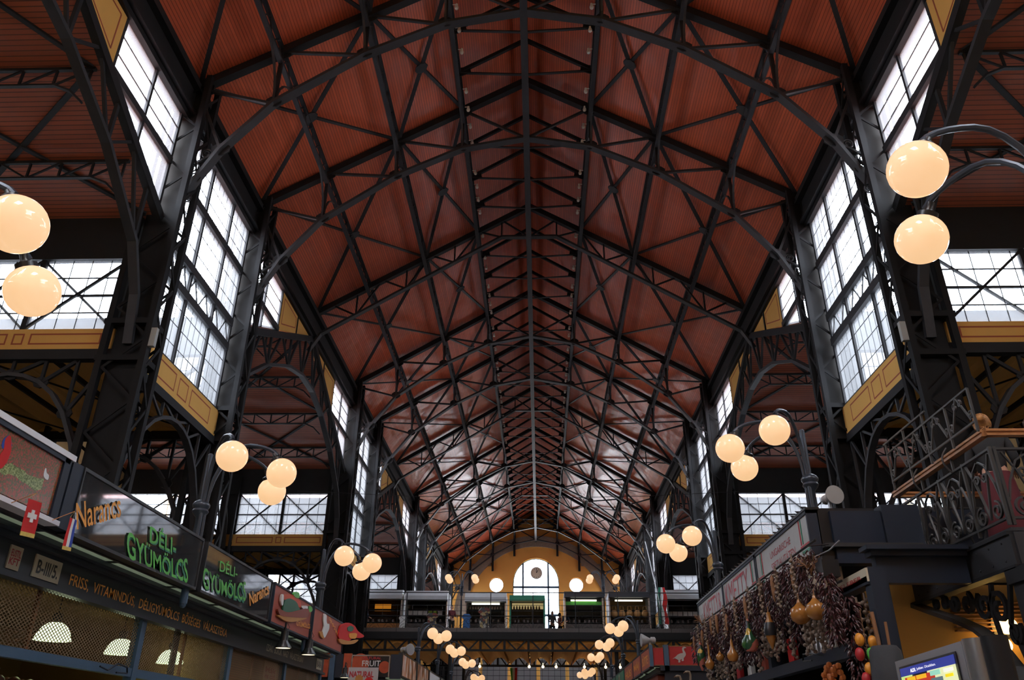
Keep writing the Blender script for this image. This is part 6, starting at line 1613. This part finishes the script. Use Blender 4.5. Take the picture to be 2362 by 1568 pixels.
    hr.f.append(tuple(range(n)))
    HR = hr.build('hair', hair, t, True)
    if detail:
        st = MB(); rh = random.Random(2)
        for q in range(240):
            a = rh.uniform(0, 2*PI); th0 = rh.uniform(.1, 1.5)
            if math.sin(a) < -.5 and th0 > 1.0: continue
            pp = []
            for e in range(5):
                th = th0+.16*e; w = 1.19+.05*rh.random(); aa = a+.03*e*rh.uniform(-1, 1)
                pp.append((.076*w*math.sin(th)*math.cos(aa), .096*w*math.sin(th)*math.sin(aa)+.004, cz+.125*math.cos(th)))
            st.tube(pp, .0028, 4, .001)
        if hairup:
            for q in range(26):
                a = rh.uniform(0, 2*PI); st.tube([(.03*math.cos(a), .115, cz+.03+.03*math.sin(a)), (.055*math.cos(a+.6), .14, cz+.03+.055*math.sin(a+.6)), (.035*math.cos(a+1.3), .175, cz+.03+.035*math.sin(a+1.3))], .007, 5, .002)
            for q in range(14): st.tube([(rh.uniform(-.06, .06), .08, cz-.02), (rh.uniform(-.08, .08), .10, cz-.07), (rh.uniform(-.09, .09), .11, cz-.13)], .005, 5, .002)
        st.build('hair_strands', hair, HR, True)
    if hairup: MB().ball((0, .12, cz+.03), .05, 12, 8).build('hair_bun', hair, t, True)
    if longhair: MB().ball((0, .06, cz-.07), .075, 14, 9, (1.1, .55, 1.35)).build('hair_length', hair, t, True)
    # clothes
    limb_mesh('top', [(0, 0, .96, .15, .115), (0, 0, 1.14, .14, .105), (0, -.005, 1.32, .155, .108), (0, .008, 1.425, .085, .07), (-.175, 0, 1.385, .062), (-.228, .01, 1.12, .052), (-.205, -arm_fwd*.8, .985+arm_fwd*.5, .042), (.175, 0, 1.385, .062), (.228, .01, 1.12, .052), (.205, -arm_fwd*.8, .985+arm_fwd*.5, .042)],
        [(0, 1), (1, 2), (2, 3), (2, 4), (4, 5), (5, 6), (2, 7), (7, 8), (8, 9)], top, t)
    if skirt:
        MB().lathe([(.15, 1.0), (.17, .9), (.2, .6), (.24, .2), (.235, .19), (.15, .95)], n=20).build('skirt', legs, t, True)
    else:
        limb_mesh('trousers', [(0, 0, .95, .15, .12), (-.095, 0, .84, .10), (-.10, -.005, .48, .07), (-.098, .01, .12, .062), (.095, 0, .84, .10), (.10, -.005, .48, .07), (.098, .01, .12, .062)], [(0, 1), (1, 2), (2, 3), (0, 4), (4, 5), (5, 6)], legs, t)
    for s in (-1, 1):
        MB().tube([(s*.095, .05, .04), (s*.095, -.06, .04), (s*.095, -.16, .03)], .045, 10, .032).build('shoe', 'black', t, True)
    # hands: palm, four fingers and a thumb
    for s in (-1, 1):
        bx_, by_, bz_ = s*.195, -arm_fwd-.03, .93+arm_fwd*.6
        P0 = Vector((bx_, by_, bz_)); dirv = Vector((0, -1, -.35)).normalized() if arm_fwd > .1 else Vector((0, -.15, -1)).normalized(); sd = Vector((1, 0, 0)); 
        hm = MB().bar(P0-dirv*.01, P0+dirv*.085, .075, .028, dirv.cross(sd))
        for q, L_ in enumerate((.062, .072, .068, .052)):
            b_ = P0+dirv*.083+sd*((q-1.5)*.019); curl = dirv.cross(sd)*-1
            if curl.z > 0: curl = -curl
            hm.tube([b_, b_+dirv*L_*.5, b_+dirv*L_*.85+curl*L_*.35], .0085, 7, .006)
        th_ = P0+dirv*.02-sd*s*.036
        hm.tube([th_, th_+dirv*.035-sd*s*.022, th_+dirv*.062-sd*s*.022], .010, 7, .007)
        hm.build('hand', sk, t, True)
    return t
M['lips'] = plain('lips', (.35, .09, .08), .4, 0, 0)
blond = plain('blond_hair', (.45, .22, .07), .45, 0, .4, 40); brown = plain('brown_hair', (.06, .03, .015), .45, 0, .4, 40)
dk = plain('black_top', (.012, .012, .014), .8, 0, .1); wine = plain('wine_red_cloth', (.10, .008, .014), .8, 0, .15, 6); jean = plain('blue_denim', (.04, .07, .14), .8, 0, .2, 20); grey_c = plain('grey_jacket', (.10, .10, .11), .8, 0, .1)
person('person with blond pinned-up hair, black top and wine-red skirt standing behind the landing railing', (5.36, 8.55, LZ), 2.6, 1.66, dk, wine, blond, False, .3, skirt=True, hairup=True, detail=True)
person('person with brown hair and glasses, blue top, at the right edge of the landing', (5.85, 8.4, LZ), 1.2, 1.60, jean, wine, brown, False, .35, glasses=True, detail=True)
for i, (x, y, rz_p, tp, hr_, l) in enumerate(((1.15, 50.6, .3, grey_c, brown, 'person in a grey jacket in the gap before the end window, left of three'), (1.6, 51.2, 2.0, M['redboard'], brown, 'person in a red-brown top in the gap before the end window, middle of three'),
        (1.95, 50.4, -.6, jean, blond, 'person in a blue top in the gap before the end window, right of three'), (-4.75, 48.4, .5, wine, brown, 'person in a wine-red top on the bridge between the left stalls'), (-9.9, 48.6, 1.0, jean, brown, 'person in a blue top at the left end of the bridge'))):
    person(l, (x, y, BZ), rz_p, 1.7, tp, dk, hr_, False, .2)
# thin cable across the nave
m = MB().tube([(-10, 33, 11.2), (-5, 33, 10.95), (0, 33, 10.85), (5, 33, 10.95), (10, 33, 11.2)], .012, 5)
tag(m.build('span_cable', 'iron2'), 'thin cable stretched straight across the nave above the lamps', 'cable')
# top up labels that every render shows: small floodlights on the columns
for (s, k, y) in ((-1, 1, TY[1]), (1, 1, TY[1])):
    t = thing('column_floodlight', 'pale floodlight clamped to the nearest column, %s side, by the ochre band' % SIDE[s], 'lamp', (s*9.45, y-.35+.0, 10.75))
    MB().box(-.13, .13, -.06, .06, -.26, .26).build('housing', plain('pale_grey_housing', (.30, .31, .29), .5, 0, .05) if 'pale_grey_housing' not in bpy.data.materials else bpy.data.materials['pale_grey_housing'], t)
    MB().box(-.04, .04, .05, .2, -.04, .04).build('bracket', 'iron', t)
